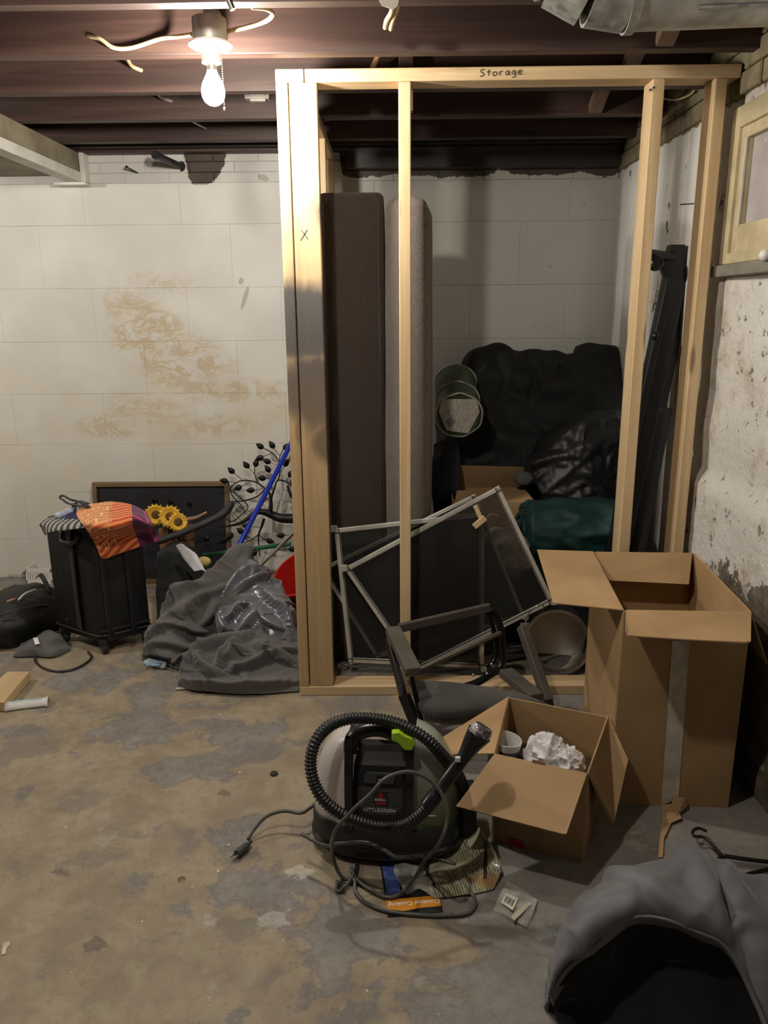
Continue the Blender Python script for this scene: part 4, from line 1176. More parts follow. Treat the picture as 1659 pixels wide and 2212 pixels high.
o = cloth('curtain', rows, GREYCLOTH, grow=.05, freq=9, seed=3, ridges=[([(355, 1328), (372, 1305), (405, 1280), (446, 1264)], 8, 0.048), ([(316, 1391), (349, 1366), (391, 1355), (452, 1366)], 8, 0.048), ([(319, 1405), (363, 1394), (419, 1411), (452, 1400)], 8, 0.048), ([(352, 1416), (391, 1423), (435, 1408)], 8, 0.048), ([(391, 1344), (424, 1305), (460, 1289), (491, 1272)], 8, 0.048), ([(435, 1350), (457, 1322), (474, 1305)], 8, 0.048), ([(363, 1344), (396, 1328), (410, 1305)], 8, 0.048), ([(358, 1366), (377, 1341), (385, 1328)], 8, 0.048), ([(482, 1214), (516, 1205), (546, 1214), (563, 1242), (552, 1267)], 8, 0.048)], thick=.003)
tag(o, 'matte grey curtain heaped up against the dark bag', 'curtain')
rows = cut(soft([cy([(500, 1214, 3.17), (545, 1212, 3.16), (575, 1256, 3.10), (592, 1258, 3.08), (611, 1260, 3.06)]),
             cy([(478, 1270, 3.04), (520, 1262, 3.05), (560, 1278, 3.0), (595, 1285, 2.98), (620, 1296, 2.97)]),
             cy([(466, 1330, 2.93), (512, 1330, 2.94), (560, 1330, 2.92), (602, 1338, 2.89), (633, 1345, 2.88)]),
             cy([(470, 1372, 2.88), (505, 1392, 2.87), (560, 1388, 2.86), (606, 1378, 2.85), (644, 1392, 2.84)])], 110, 110))
o = cloth('satin_curtain', rows, SATIN, grow=.05, freq=6, seed=21, fine=.05, smooth=2, ridges=[([(466, 1344), (491, 1339), (521, 1314), (546, 1308)], 9, 0.052), ([(510, 1380), (538, 1350), (560, 1316)], 9, 0.052), ([(507, 1283), (546, 1269), (585, 1258), (610, 1260)], 9, 0.052), ([(474, 1305), (496, 1278), (524, 1247), (546, 1230)], 9, 0.052), ([(557, 1316), (585, 1344), (613, 1361)], 9, 0.052), ([(574, 1283), (593, 1305), (621, 1330), (640, 1383)], 9, 0.052), ([(469, 1322), (480, 1361), (507, 1364)], 9, 0.052)], thick=.003)
tag(o, 'shiny silver grey satin curtain lying on the matte grey one', 'curtain')
rows = cut(soft([cy([(408, 1398, 2.92), (480, 1382, 2.93), (570, 1372, 2.92), (660, 1375, 2.9)]),
             cy([(396, 1432, 2.83), (470, 1398, 2.84), (560, 1388, 2.83), (660, 1392, 2.82)]),
             cy([(390, 1462, 2.74), (450, 1440, 2.74), (550, 1432, 2.73), (660, 1440, 2.73)]),
             cz([(388, 1486, .006), (440, 1496, .006), (550, 1500, .006), (660, 1492, .006)])], 100, 150))
o = cloth('curtain', rows, GREYCLOTH, grow=.045, freq=8, seed=11, fine=.08, smooth=2, ridges=[([(391, 1458), (424, 1427), (452, 1408), (491, 1397), (530, 1389), (560, 1380)], 9, 0.058), ([(471, 1461), (485, 1430), (507, 1405), (521, 1391)], 9, 0.058), ([(391, 1477), (446, 1491), (530, 1490), (640, 1477)], 9, 0.058), ([(496, 1458), (543, 1444), (585, 1427), (643, 1411)], 9, 0.058), ([(560, 1380), (599, 1372), (632, 1394)], 9, 0.058), ([(427, 1416), (446, 1450), (480, 1466)], 9, 0.058), ([(491, 1436), (510, 1416), (530, 1414)], 9, 0.058), ([(557, 1400), (579, 1416), (627, 1438)], 9, 0.058)], thick=.003)
tag(o, 'matte grey curtain bunched on the floor at the foot of the corner post', 'curtain')
# small things by the curtains
bw = thing('sponge_pack', aZ(340, 1446), 'pale blue sponge in a white pack on the floor beside the curtains', 'pack')
pp = [aZ(310, 1438), aZ(322, 1428), aZ(371, 1432), aZ(354, 1448)]
MB().prism([p + V(0, 0, .004) for p in pp], (0, 0, .014)).build('tray', simple('pale_blue_pack', (.55, .65, .72), .4), bw, bevel=.004)
b = MB(); c = aZ(332, 1436, .02); b.box(c + V(-.03, -.012, 0), c + V(.03, .014, .004)).build('sponge', simple('sky_blue', (.22, .36, .5), .7), bw, bevel=.003)
o = MB().tube([aZ(380, 1488, .006), aZ(412, 1486, .006)], .005, 10).build('dowel', simple('pale_wood', (.66, .58, .45), .6), smooth='auto'); tag(o, 'short pale dowel poking out from under the grey curtain', 'stick')
# timber offcut and white plastic trim at the far left
tb = thing('timber_offcut', aZ(10, 1490), 'pine timber offcut lying on the floor', 'timber')
q = [aZ(16, 1450, .04), aZ(64, 1450, .04), aZ(8, 1517, .04), aZ(-55, 1517, .04)]
MB().prism([q[0], q[1], q[2], q[3]], (0, 0, -.038)).build('board', LUM_Y, tb, bevel=.003)
tb2 = MB().prism([p + V(-.03, -.05, .0385) for p in (aZ(-60, 1470, .04), aZ(-8, 1470, .04), aZ(-30, 1525, .04), aZ(-80, 1525, .04))], (0, 0, .038)).build('cross_board', LUM_Y, tb, bevel=.003)
tm = MB()
rws = []
P = spline([aZ(14, 1532, .0), aZ(60, 1526, .0), aZ(106, 1521, .0)], 14)
for k, p in enumerate(P):
    d = (P[min(k + 1, 13)] - P[max(k - 1, 0)]).normalized(); s = V(-d.y, d.x, 0)
    r = .022 * (1.25 if k in (0, 13) else 1)
    rws.append([p + s * (r * math.cos(a)) + V(0, 0, .003 + r * .95 * math.sin(a)) for a in [math.pi * q / 10 for q in range(11)]])
tm.grid(rws)
wt = thing('plastic_trim', aZ(60, 1530), 'curved white plastic trim piece lying on the floor', 'trim piece')
tm.build('shell', WPL, wt, smooth=True, thick=.004)
rws = [[p + V(0, 0, .0022) for p in r[4:7]] for r in rws[2:12]]
MB().grid(rws).build('teal_stripe', simple('pale_teal', (.42, .60, .60), .4), wt, thick=.001)
# ================================================================== inside the closet
def m_tweed(name, a, b_, s=1.0):
    t = NT(name); p = t.obj()
    w1 = t.wave(t.map(p, rot=(0, R(40), R(20))), 78 * s, 1.0, 2); w2 = t.wave(t.map(p, rot=(0, R(-50), R(20))), 70 * s, 1.0, 2)
    k = t.math('MULTIPLY', w1, w2)
    c = t.mix(t.step(k, .15, .55), a, b_)
    c = t.mix(t.step(t.noise(p, 3, 4), .35, .7, 0, .35), c, a)
    return t.out(c, .95, t.bump(k, .6, .004), Sheen_Weight=.15)
TWEED = m_tweed('brown_tweed', (0.045, 0.032, 0.026), (0.105, 0.08, 0.064))
TWEED_LIT = m_tweed('lit_taupe_tweed', (0.13, 0.105, 0.09), (0.50, 0.43, 0.375))  # brighter copy of the weave: grazing lamplight put into the cushion's colour
def slab(name, cx, cyy, w, d, h, rot, mat, label, z0=0.0, r=.03, bulge=.0):
    rows = []
    Q = Matrix.Rotation(R(rot), 3, 'Z')
    zl = [r * (1 - math.cos(math.pi / 2 * k / 8)) for k in range(9)]
    zl = zl + [r + (h - 2 * r) * k / 14 for k in range(1, 14)] + [h - q for q in zl[::-1]]
    for z in zl:
        e = 0.0
        for lim in (z, h - z):
            if lim < r: e = max(e, r - math.sqrt(max(0, r * r - (r - lim) ** 2)))
        bl = bulge * math.sin(math.pi * max(0, min(1, z / h))) ** .5
        ring = rounded(-w / 2 + e - bl, w / 2 - e + bl, -d / 2 + e, d / 2 - e, max(.008, r - e * .5), 5)
        rows.append([Q @ V(a, b_, 0) + V(cx, cyy, z0 + z) + V(.003 * noise.noise(V(a * 9, b_ * 9, z * 5)), .004 * noise.noise(V(z * 6, a * 8, b_ * 9)), 0) for (a, b_) in ring])
    b = MB().grid(rows, closed_v=True)
    b.bm.verts.ensure_lookup_table(); n = len(rows[0]); vs = list(b.bm.verts)
    b.bm.faces.new(vs[:n][::-1]); b.bm.faces.new(vs[-n:])
    return b
xa, xb_ = max(-.256, aY(683, 900, 2.9).x), aY(833, 900, 2.9).x
ht = aY(760, 416, 2.92).z
cu = thing('sofa_cushion', ((xa + xb_) / 2, 3.12, 0), 'tall dark brown tweed sofa cushion standing on end beside the corner post', 'cushion')
slab('c', (xa + xb_) / 2, 3.12, xb_ - xa, .44, ht, 0, TWEED, '', r=.022).build('cover', TWEED, cu, smooth='auto')
for x in (xa + .02, xb_ - .02):
    MB().tube([V(x, 2.8985, .03), V(x, 2.8985, ht - .03)], .003, 6).build('seam_piping', TWEED, cu, smooth=True)
xc = aY(884, 900, 2.86).x
h2 = aY(890, 422, 2.86).z
cu = thing('sofa_cushion', (xc, 3.0, 0), 'tall taupe tweed sofa cushion with lamplight painted in, standing turned behind the middle stud', 'cushion')
slab('c', xc + .006, 3.02, .150, .36, h2, -6, TWEED_LIT, '', r=.045, bulge=.006).build('cover', TWEED_LIT, cu, smooth='auto')

# --- window screens
SCRA = simple('screen_frame_aluminium', (0.66, 0.64, 0.59), .42, .35, var=.15)
def m_mesh():
    t = NT('dark_insect_mesh')
    p = t.obj()
    tr = t.n('ShaderNodeBsdfTransparent'); mx = t.n('ShaderNodeMixShader')
    t.b.inputs['Base Color'].default_value = (.025, .025, .024, 1); t.b.inputs['Roughness'].default_value = .6
    f = t.step(t.noise(p, 3, 3), .3, .7, .38, .5)
    t.put(mx.inputs[0], f); t.t.links.new(tr.outputs[0], mx.inputs[1]); t.t.links.new(t.b.outputs[0], mx.inputs[2]); t.t.links.new(mx.outputs[0], t.o.inputs[0])
    return t.m
MESH = m_mesh()
def screen(px, y0, lean, w, label):
    def pt(x, y):
        Yv = y0
        for _ in range(6):
            p = aY(x, y, Yv); Yv = y0 + lean * max(p.z, 0)
        return aY(x, y, Yv)
    c = [pt(*q) for q in px]
    zlow = min(p.z for p in c)
    o = thing('window_screen', sum(c, Vector()) / 4 + V(0, 0, zlow - sum(p.z for p in c) / 4), label, 'screen', None)
    nrm = (c[1] - c[0]).cross(c[3] - c[0]).normalized()
    cen = sum(c, Vector()) / 4
    for k in range(4):
        a, b_ = c[k], c[(k + 1) % 4]
        ins = ((cen - (a + b_) / 2)); d = (b_ - a).normalized(); ins = (ins - d * ins.dot(d)).normalized() * (w / 2)
        MB().bar(a + ins, b_ + ins, .010, w, ins).build('rail', SCRA, o, bevel=.0015)
        MB().bar(a + ins * 1.7 + nrm * .0055 * (1 if nrm.y < 0 else -1), b_ + ins * 1.7 + nrm * .0055 * (1 if nrm.y < 0 else -1), .002, .003, ins).build('spline_bead', BLK, o)
    MB().prism([p + (cen - p) * .02 for p in c], nrm * .0008).build('mesh', MESH, o)
    for k in (0, 2):
        MB().box(c[k] - V(.012, .007, .012), c[k] + V(.012, .007, .012)).build('corner_key', SCRA, o, bevel=.002)
    return o
screen([(722, 1142), (1047, 1106), (1045, 1444), (753, 1430)], 2.762, .04, .020, 'upright aluminium window screen behind the middle stud')
screen([(743, 1227), (1078, 1049), (1197, 1300), (897, 1452)], 2.728, .03, .020, 'tilted aluminium window screen with its corner raised highest')
screen([(692, 1228), (1026, 1067), (1135, 1332), (813, 1421)], 2.800, .04, .017, 'tilted aluminium window screen standing behind the other two')
lt = thing('wood_latch', aY(1035, 1125, 2.715), 'small pale wooden latch scrap hooked on the upright screen', 'latch')
MB().bar(aY(1026, 1092, 2.716), aY(1040, 1122, 2.716), .016, .008, (0, 1, 0)).build('arm', LUM_Z, lt, bevel=.001)
MB().bar(aY(1024, 1138, 2.714), aY(1048, 1118, 2.714), .022, .012, (0, 1, 0)).build('head', LUM_Z, lt, bevel=.002)
MB().tube(cy([(1048, 1125, 2.712), (1056, 1113, 2.71), (1066, 1110, 2.71), (1074, 1114, 2.71)]), .0012, 6, n=14).build('wire', STEEL, lt, smooth=True)

# --- whisk on the floor by the corner post
wk = thing('whisk', aZ(742, 1443), 'small wire whisk lying on the floor behind the corner post', 'whisk')
a, b_ = aZ(728, 1441, .02), aZ(752, 1436, .02)
d = (b_ - a).normalized(); s = V(-d.y, d.x, 0)
for k in range(5):
    th = math.pi * k / 5
    off = s * math.cos(th) + V(0, 0, 1) * math.sin(th)
    MB().tube([a + d * (.055 * q / 10) + off * (.016 * math.sin(math.pi * q / 10)) for q in range(11)], .0012, 5).build('wire_loop', STEEL, wk, smooth=True)
    MB().tube([a + d * (.055 * q / 10) - off * (.016 * math.sin(math.pi * q / 10)) for q in range(11)], .0012, 5).build('wire_loop', STEEL, wk, smooth=True)
MB().tube([a + d * .055, a + d * .13], .004, 8).build('grip', STEEL, wk, smooth=True)

# --- stock pot on its side
POT = NT('stainless_steel'); _p = POT.obj()
POT = POT.out(POT.mix(POT.step(POT.noise(_p, 6, 4), .3, .7), (.60, .57, .52), (.78, .75, .70)), POT.step(POT.noise(POT.map(_p, sc=(3, 3, 90)), 3, 3), .2, .8, .26, .42), None, 1.0)
rc = aY(1204, 1381, 2.80)
pf = V(-.16, -.96, .20).normalized()
pr_ = .128
rc.z = pr_ * math.sqrt(1 - pf.z ** 2) + .004
M4 = Matrix.Translation(rc) @ pf.to_track_quat('Z', 'Y').to_matrix().to_4x4()
po = thing('stock_pot', rc - V(0, 0, rc.z), 'stainless steel stock pot lying on its side facing the chair', 'pot')
MB().lathe([(.001, -.20), (.118, -.20), (.124, -.194), (.124, -.004), (pr_ + .003, -.001), (pr_ + .003, .002), (.122, .002), (.119, -.004), (.119, -.188), (.112, -.195), (.001, -.195)], M4, 56, cap=False).build('body', POT, po, smooth='auto')
for (ang) in (R(140),):
    def pp_(a, r, z): return M4 @ V(r * math.cos(a), r * math.sin(a), z)
    e1, e2 = aY(1135, 1350, 2.70), aY(1172, 1305, 2.70)
    top = aY(1148, 1318, 2.69)
    MB().tube([pp_(R(205), .126, -.03), e1, top, e2, pp_(R(120), .126, -.03)], .003, 8, n=30).build('wire_handle', STEEL, po, smooth=True)
    MB().box(e1 + V(-.02, -.006, -.01), e1 + V(.015, .006, .008)).build('handle_clip', POT, po, bevel=.003)

# --- soft piles deep in the closet
PITCH = m_weave('black_down_fabric', (0.0028, 0.0028, 0.003), .3, .75, .0)
CHARN = simple('charcoal_nylon', (0.007, 0.007, 0.008), .5, var=.25, bump=.1, bs=200)
rows = soft([[V(.24, 3.9, .7), V(.5, 3.92, 1.0), V(.8, 3.92, 1.1), V(1.02, 3.92, 1.15)],
             cy([(950, 905, 3.70), (1000, 830, 3.74), (1036, 782, 3.78), (1092, 762, 3.80), (1125, 776, 3.80), (1180, 782, 3.80), (1238, 776, 3.80), (1275, 760, 3.80), (1332, 750, 3.80)]),
             cy([(945, 950, 3.58), (1000, 900, 3.6), (1090, 860, 3.6), (1180, 860, 3.58), (1260, 850, 3.58), (1338, 845, 3.6)]),
             cy([(945, 1040, 3.48), (1010, 1020, 3.5), (1100, 990, 3.48), (1180, 980, 3.46), (1260, 970, 3.46), (1342, 960, 3.5)]),
             cy([(945, 1160, 3.42), (1020, 1160, 3.45), (1110, 1150, 3.42), (1190, 1140, 3.4), (1260, 1130, 3.4), (1342, 1120, 3.42)]),
             [V(.25, 3.45, .02), V(.45, 3.44, .02), V(.7, 3.42, .02), V(1.0, 3.42, .02)]], 90, 90)
o = cloth('comforter', rows, PITCH, grow=.07, freq=5.5, seed=5, thick=.01, zmin=.01)
tag(o, 'black padded comforter piled high in the closet corner', 'comforter')
rows = soft([cy([(1150, 985, 3.42), (1180, 940, 3.43), (1225, 905, 3.44), (1280, 890, 3.44), (1340, 884, 3.44)]),
             cy([(1146, 1000, 3.33), (1180, 975, 3.33), (1230, 950, 3.32), (1280, 940, 3.32), (1342, 940, 3.33)]),
             cy([(1160, 1050, 3.28), (1195, 1040, 3.26), (1240, 1030, 3.25), (1290, 1030, 3.25), (1342, 1030, 3.26)]),
             cy([(1185, 1110, 3.27), (1215, 1110, 3.25), (1250, 1110, 3.25), (1300, 1110, 3.24), (1342, 1110, 3.25)]),
             cy([(1190, 1200, 3.30), (1215, 1200, 3.28), (1250, 1200, 3.28), (1300, 1200, 3.27), (1342, 1200, 3.28)])], 70, 70)
o = cloth('puffer_jacket', rows, CHARN, grow=.045, freq=9, seed=9, thick=.008)
tag(o, 'charcoal quilted jacket lying over the front of the black pile', 'jacket')
TEAL = simple('teal_nylon', (0.008, 0.05, 0.048), .6, var=.3, bump=.1, bs=150)
tc = aY(1235, 1140, 3.02)
b = MB()
rl = thing('sleeping_bag', (tc.x, tc.y, tc.z - .12), 'teal sleeping bag rolled up on top of the closet pile', 'sleeping bag')
x0_, x1_ = aY(1124, 1140, 3.02).x, aY(1318, 1140, 3.02).x
rws = []
for i in range(46):
    u = i / 45; x = x0_ + (x1_ - x0_) * u
    e = math.sqrt(max(0, 1 - max(0, (.10 - u) / .10) ** 2)) if u < .1 else 1
    ring = []
    for k in range(60):
        a = 2 * math.pi * k / 60
        q = V(x * 6, math.cos(a) * 1.6, math.sin(a) * 1.6)
        rr = (.112 + .016 * (1 - abs(noise.noise(q * 1.1)) * 2.4) + .006 * noise.noise(q * 3.3)) * (.35 + .65 * e)
        ring.append(V(x, tc.y + rr * math.cos(a), tc.z + rr * math.sin(a)))
    rws.append(ring)
b.grid(rws, closed_v=True).build('roll', TEAL, rl, smooth=True, sub=1)
sp_ = []
for k in range(90):
    a = k / 89 * 4.6 * math.pi; rr = .018 + .078 * k / 89
    sp_.append(V(x0_ - .004 + .006 * math.sin(a * 1.7) + .03 * (rr / .1) ** 3, tc.y + rr * math.cos(a), tc.z + rr * math.sin(a)))
MB().tube(sp_, .013, 8).build('rolled_end', TEAL, rl, smooth=True)
rows = soft([cy([(1055, 1225, 3.0), (1100, 1205, 2.99), (1150, 1195, 2.98), (1200, 1190, 2.97)]), cy([(1050, 1265, 2.95), (1100, 1255, 2.93), (1150, 1250, 2.92), (1200, 1250, 2.92)]), cy([(1052, 1330, 2.93), (1100, 1335, 2.91), (1150, 1335, 2.90), (1200, 1335, 2.92)]), [V(.37, 2.94, .02), V(.46, 2.93, .02), V(.56, 2.94, .02), V(.66, 2.95, .02)]], 46, 46)
rows = [[p + V(-.02, .13, 0) for p in r] for r in rows]
o = cloth('blanket', rows, simple('deep_teal_fleece', (0.012, 0.03, 0.032), .85, var=.3), grow=.04, freq=7, seed=14, thick=.006)
tag(o, 'dull teal blanket heaped on the floor behind the screens', 'blanket')
# tote under the sleeping bag, box beside it
TOTE = simple('dark_grey_tote', (.03, .031, .034), .5)
tt = thing('storage_tote', (.80, 3.05, 0), 'dark grey storage tote under the teal sleeping bag', 'tote')
zt = tc.z - .125
MB().box((x0_ + .05, 3.03, 0), (x1_ + .01, 3.20, zt - .03)).build('tub', TOTE, tt, bevel=.015)
MB().box((x0_ + .04, 3.02, zt - .03), (x1_ + .02, 3.21, zt)).build('lid', TOTE, tt, bevel=.008)
CARD_D = None
# ================================================================== cardboard
def m_card(name, a=(0.36, 0.225, 0.105), b_=(0.46, 0.30, 0.15)):
    t = NT(name); p = t.obj()
    n = t.noise(p, 4, 5); fl_ = t.noise(t.map(p, sc=(90, 90, 4)), 2, 2)
    c = t.mix(t.step(n, .3, .7), a, b_)
    c = t.mix(t.step(t.noise(p, 220, 2), .55, .75, 0, .25), c, a)
    return t.out(c, .72, t.bump(fl_, .08, .002))
CARD = m_card('kraft_cardboard')
CARD2 = m_card('kraft_cardboard_darker', (0.29, 0.175, 0.08), (0.37, 0.235, 0.115))
def panel(name, pts, t, mat, parent, bevel=.0012):
    p = [Vector(q) for q in pts]
    n = (p[1] - p[0]).cross(p[-1] - p[0]).normalized()
    return MB().prism([q - n * (t / 2) for q in p], n * t).build(name, mat, parent, bevel=bevel)
T_ = .0045
# --- box deep in the closet
bx = thing('cardboard_box', (.47, 3.26, 0), 'brown cardboard box in the dark closet under the black pile', 'box')
tp_ = aY(975, 1050, 3.30); tq = aY(1140, 1052, 3.30)
zb = tp_.z - .03
for pts in ([(tp_.x, 3.12, 0), (tq.x, 3.12, 0), (tq.x, 3.12, zb), (tp_.x, 3.12, zb)], [(tp_.x, 3.12, 0), (tp_.x, 3.40, 0), (tp_.x, 3.40, zb), (tp_.x, 3.12, zb)], [(tq.x, 3.12, 0), (tq.x, 3.40, 0), (tq.x, 3.40, zb), (tq.x, 3.12, zb)], [(tp_.x, 3.40, 0), (tq.x, 3.40, 0), (tq.x, 3.40, zb), (tp_.x, 3.40, zb)]):
    panel('wall_panel', pts, T_, CARD2, bx)
panel('flap', [(tp_.x, 3.12, zb), (tq.x, 3.12, zb), (tq.x - .02, 3.25, zb + .02), (tp_.x + .02, 3.25, zb + .02)], T_, CARD2, bx)
panel('flap', [(tp_.x, 3.40, zb), (tq.x, 3.40, zb), (tq.x - .01, 3.36, zb + .1), (tp_.x + .04, 3.36, zb + .11)], T_, CARD2, bx)

# --- clear drum with a printed label, green bag behind
GREENC = simple('dark_green_filling', (0.035, 0.055, 0.022), .5, var=.4, vs=14)
CLEARW = simple('clear_wrap', (.32, .33, .30), .22, var=.3)
dr = thing('wrapped_drum', aY(990, 945, 3.30), 'round clear drum with green filling and a printed paper label', 'drum')
f0, f1 = aY(991, 898, 3.24), aY(984, 826, 3.62)
ax_ = (f0 - f1).normalized()
M4 = Matrix.Translation(f1) @ ax_.to_track_quat('Z', 'Y').to_matrix().to_4x4()
Ld = (f0 - f1).length
MB().lathe([(.001, 0), (.075, .0), (.09, .012), (.094, .03), (.094, Ld - .012), (.09, Ld), (.001, Ld)], M4, 40, cap=False).build('filling', GREENC, dr, smooth='auto')
for zz, rr in ((Ld - .004, .098), (Ld * .62, .0945), (.02, .094)):
    ring = [M4 @ V(rr * math.cos(2 * math.pi * k / 40) + .0025 * math.sin(7 * k), rr * math.sin(2 * math.pi * k / 40) + .002 * math.cos(5 * k), zz) for k in range(40)]
    MB().tube(ring, .0045, 6, closed=True).build('rim', CLEARW, dr, smooth=True)
LAB = NT('printed_label'); _p = LAB.obj()
ln_ = LAB.math('MULTIPLY', LAB.step(LAB.wave(_p, 60, .3, 1, 'BANDS', 'Z'), .45, .6), LAB.step(LAB.noise(LAB.map(_p, sc=(60, 60, 8)), 2, 2), .4, .55))
LAB = LAB.out(LAB.mix(LAB.math('MULTIPLY', ln_, .55), (.52, .49, .43), (.08, .08, .075)), .6)
sx_ = M4.to_3x3() @ V(1, 0, 0); sy_ = M4.to_3x3() @ V(0, 1, 0)
def onlid(x, y):
    d_ = ray(x, y); oo = f0 + ax_ * .003
    return CAM + d_ * ((oo - CAM).dot(ax_) / d_.dot(ax_))
MB().prism([onlid(955, 862), onlid(1030, 862), onlid(1036, 890), onlid(1012, 936), onlid(965, 930), onlid(948, 890)], ax_ * .001).build('label', LAB, dr)
MB().prism([onlid(962, 910), onlid(975, 900), onlid(985, 912), onlid(970, 924)], ax_ * .002).build('barcode_patch', GREYPRINT, dr)
dkb = simple('dark_blue_cloth', (.008, .010, .022), .8)
rows = soft([cy([(938, 960, 3.42), (960, 950, 3.40), (990, 955, 3.40)]), cy([(936, 1010, 3.34), (962, 1000, 3.32), (994, 1010, 3.33)]), cy([(936, 1090, 3.3), (962, 1085, 3.28), (990, 1085, 3.3)]), [V(.2, 3.33, .02), V(.25, 3.31, .02), V(.28, 3.33, .02)]], 40, 26)
o = cloth('trousers', rows, dkb, grow=.03, freq=9); tag(o, 'dark navy trousers hanging down under the wrapped drum', 'trousers')
# cream garment and round fuzzy cushion behind the screens
rows = soft([cy([(1050, 1165, 2.96), (1072, 1146, 2.98), (1105, 1148, 2.98), (1130, 1170, 2.96)]), cy([(1046, 1195, 2.90), (1075, 1180, 2.89), (1108, 1180, 2.89), (1142, 1205, 2.91)]), cy([(1048, 1225, 2.90), (1075, 1230, 2.87), (1110, 1235, 2.87), (1140, 1235, 2.91)]), cy([(1060, 1240, 2.93), (1080, 1248, 2.92), (1108, 1250, 2.92), (1130, 1244, 2.94)])], 44, 44)
o = cloth('cream_garment', rows, simple('cream_knit', (.40, .35, .27), .9, var=.15, bump=.2, bs=250), grow=.045, freq=11, seed=6); tag(o, 'crumpled cream garment behind the tilted window screen', 'garment')
c = aY(985, 1250, 2.97)
FUZ = m_weave('grey_fleece', (.055, .052, .05), .3, .95, .4)
b = MB(); rws = []
for i in range(26):
    th = math.pi * i / 25
    rws.append([c + V(.085 * math.sin(th) ** .8 * math.cos(2 * math.pi * k / 40) * (1 + .05 * noise.noise(V(th * 2, k * .2, 1))), .06 * math.sin(th) * math.sin(2 * math.pi * k / 40), .135 * math.cos(th) + .01 * noise.noise(V(k * .3, th, 3))) for k in range(40)])
o = b.grid(rws, closed_v=True).build('bolster_cushion', FUZ, smooth=True); tag(o, 'rounded dark grey fleece cushion standing behind the screens', 'cushion')
lo_ = slab('c', c.x - .02, 3.0, .34, .1, c.z - .128, 0, FUZ, '', r=.03).build('folded_blanket', FUZ, smooth='auto'); tag(lo_, 'folded dark grey blanket under the rounded fleece cushion', 'blanket')
o = MB().sphere(aY(1130, 1034, 3.27), .04, 1.1, .8, .8).build('stuffed_ball', simple('grey_cotton', (.10, .105, .11), .9, bump=.3), smooth=True); tag(o, 'small grey stuffed ball resting between the box and the jackets', 'ball')

# --- black folded bench frame leaning on the side wall
be = thing('bench_frame', V(.86, 2.95, 0), 'black folded metal bench frame leaning against the side wall', 'bench')
BM = simple('satin_black_metal', (.010, .010, .011), .35, .3, var=.2)
MB().bar(aY(1466, 560, 3.02), V(.81, 2.86, .02), .045, .085, (1, 0, 0)).build('main_rail', BM, be, bevel=.006)
MB().bar(aY(1476, 580, 3.04) + V(.01, .0, 0), V(.90, 2.92, .02), .03, .05, (1, 0, 0)).build('rear_rail', BM, be, bevel=.004)
MB().bar(aY(1447, 600, 2.99), V(.77, 2.84, .02), .03, .03, (1, 0, 0)).build('side_rail', BM, be, bevel=.004)
MB().tube([aY(1405, 548, 2.98), aY(1458, 556, 3.0)], .016, 14).build('handle_tube', BM, be, smooth='auto')
MB().lathe([(.001, 0), (.024, 0), (.026, .006), (.026, .03), (.02, .036), (.001, .036)], Matrix.Translation(aY(1414, 572, 2.97)) @ Matrix.Rotation(R(75), 4, 'X'), 20, cap=False).build('knob', BM, be, smooth='auto')
MB().prism([aY(1448, 528, 2.99), aY(1482, 528, 2.99), aY(1478, 600, 2.99), aY(1440, 606, 2.99), aY(1430, 580, 2.99)], (0, .035, 0)).build('bracket', BM, be, bevel=.003)
MB().sphere(aY(1416, 726, 2.93), .016, u=12, v=8).build('roller_knob', BM, be, smooth=True)
MB().bar(aY(1436, 880, 2.99), V(.93, 2.93, .02), .012, .06, (1, 0, 0)).build('shadow_strip', simple('slate_shadow', (.03, .032, .036), .5), be, bevel=.003)  # dark strip added in place of the bench's shadow on the wall

# ================================================================== chair in front of the frame
CHW = simple('grey_brown_arm', (.085, .075, .062), .5, var=.2, bump=.1)
CHB = simple('black_chair_steel', (.012, .012, .013), .3, .4)
ch = thing('armchair', aZ(990, 1600), 'low black steel armchair with a charcoal padded seat', 'chair')
def bar(nm, a, b_, w, h, m=CHW, up=(0, 0, 1), bev=.004): return MB().bar(aY(*a), aY(*b_), w, h, up).build(nm, m, ch, bevel=bev)
bar('armrest', (848, 1360, 2.46), (893, 1452, 2.20), .052, .030)
bar('back_rail', (862, 1357, 2.47), (1058, 1312, 2.58), .018, .032)
bar('armrest', (1092, 1452, 2.46), (1160, 1508, 2.26), .050, .030)
bar('leg', (838, 1378, 2.44), (872, 1505, 2.32), .020, .034, CHB)
bar('leg', (872, 1500, 2.32), (918, 1612, 2.28), .018, .042, CHB)
bar('leg', (889, 1462, 2.21), (920, 1606, 2.20), .010, .016, CHB)
bar('leg', (1127, 1352, 2.50), (1184, 1515, 2.33), .030, .036, CHW)
bar('leg', (1184, 1512, 2.33), (1196, 1590, 2.29), .024, .03, CHB)
MB().tube(cy([(1058, 1315, 2.585), (1076, 1335, 2.585), (1086, 1400, 2.56), (1082, 1438, 2.54), (1058, 1458, 2.51), (1010, 1482, 2.46), (905, 1500, 2.38)]), .0135, 12, n=60).build('side_frame', CHB, ch, smooth=True)
MB().tube(cy([(1052, 1320, 2.585), (1066, 1360, 2.58), (1070, 1420, 2.56), (1050, 1440, 2.54)]), .009, 10, n=30).build('side_frame', CHB, ch, smooth=True)
bar('stretcher', (905, 1448, 2.42), (1085, 1365, 2.57), .012, .016, simple('worn_steel', (.30, .28, .24), .4, .7))
for (x, y) in ((1062, 1435), (1052, 1455), (1022, 1458)):
    MB().sphere(aY(x, y, 2.49), .006, u=8, v=6).build('bolt', STEEL, ch)
SEATF = m_weave('charcoal_seat_fabric', (.055, .050, .046), .2, .9)
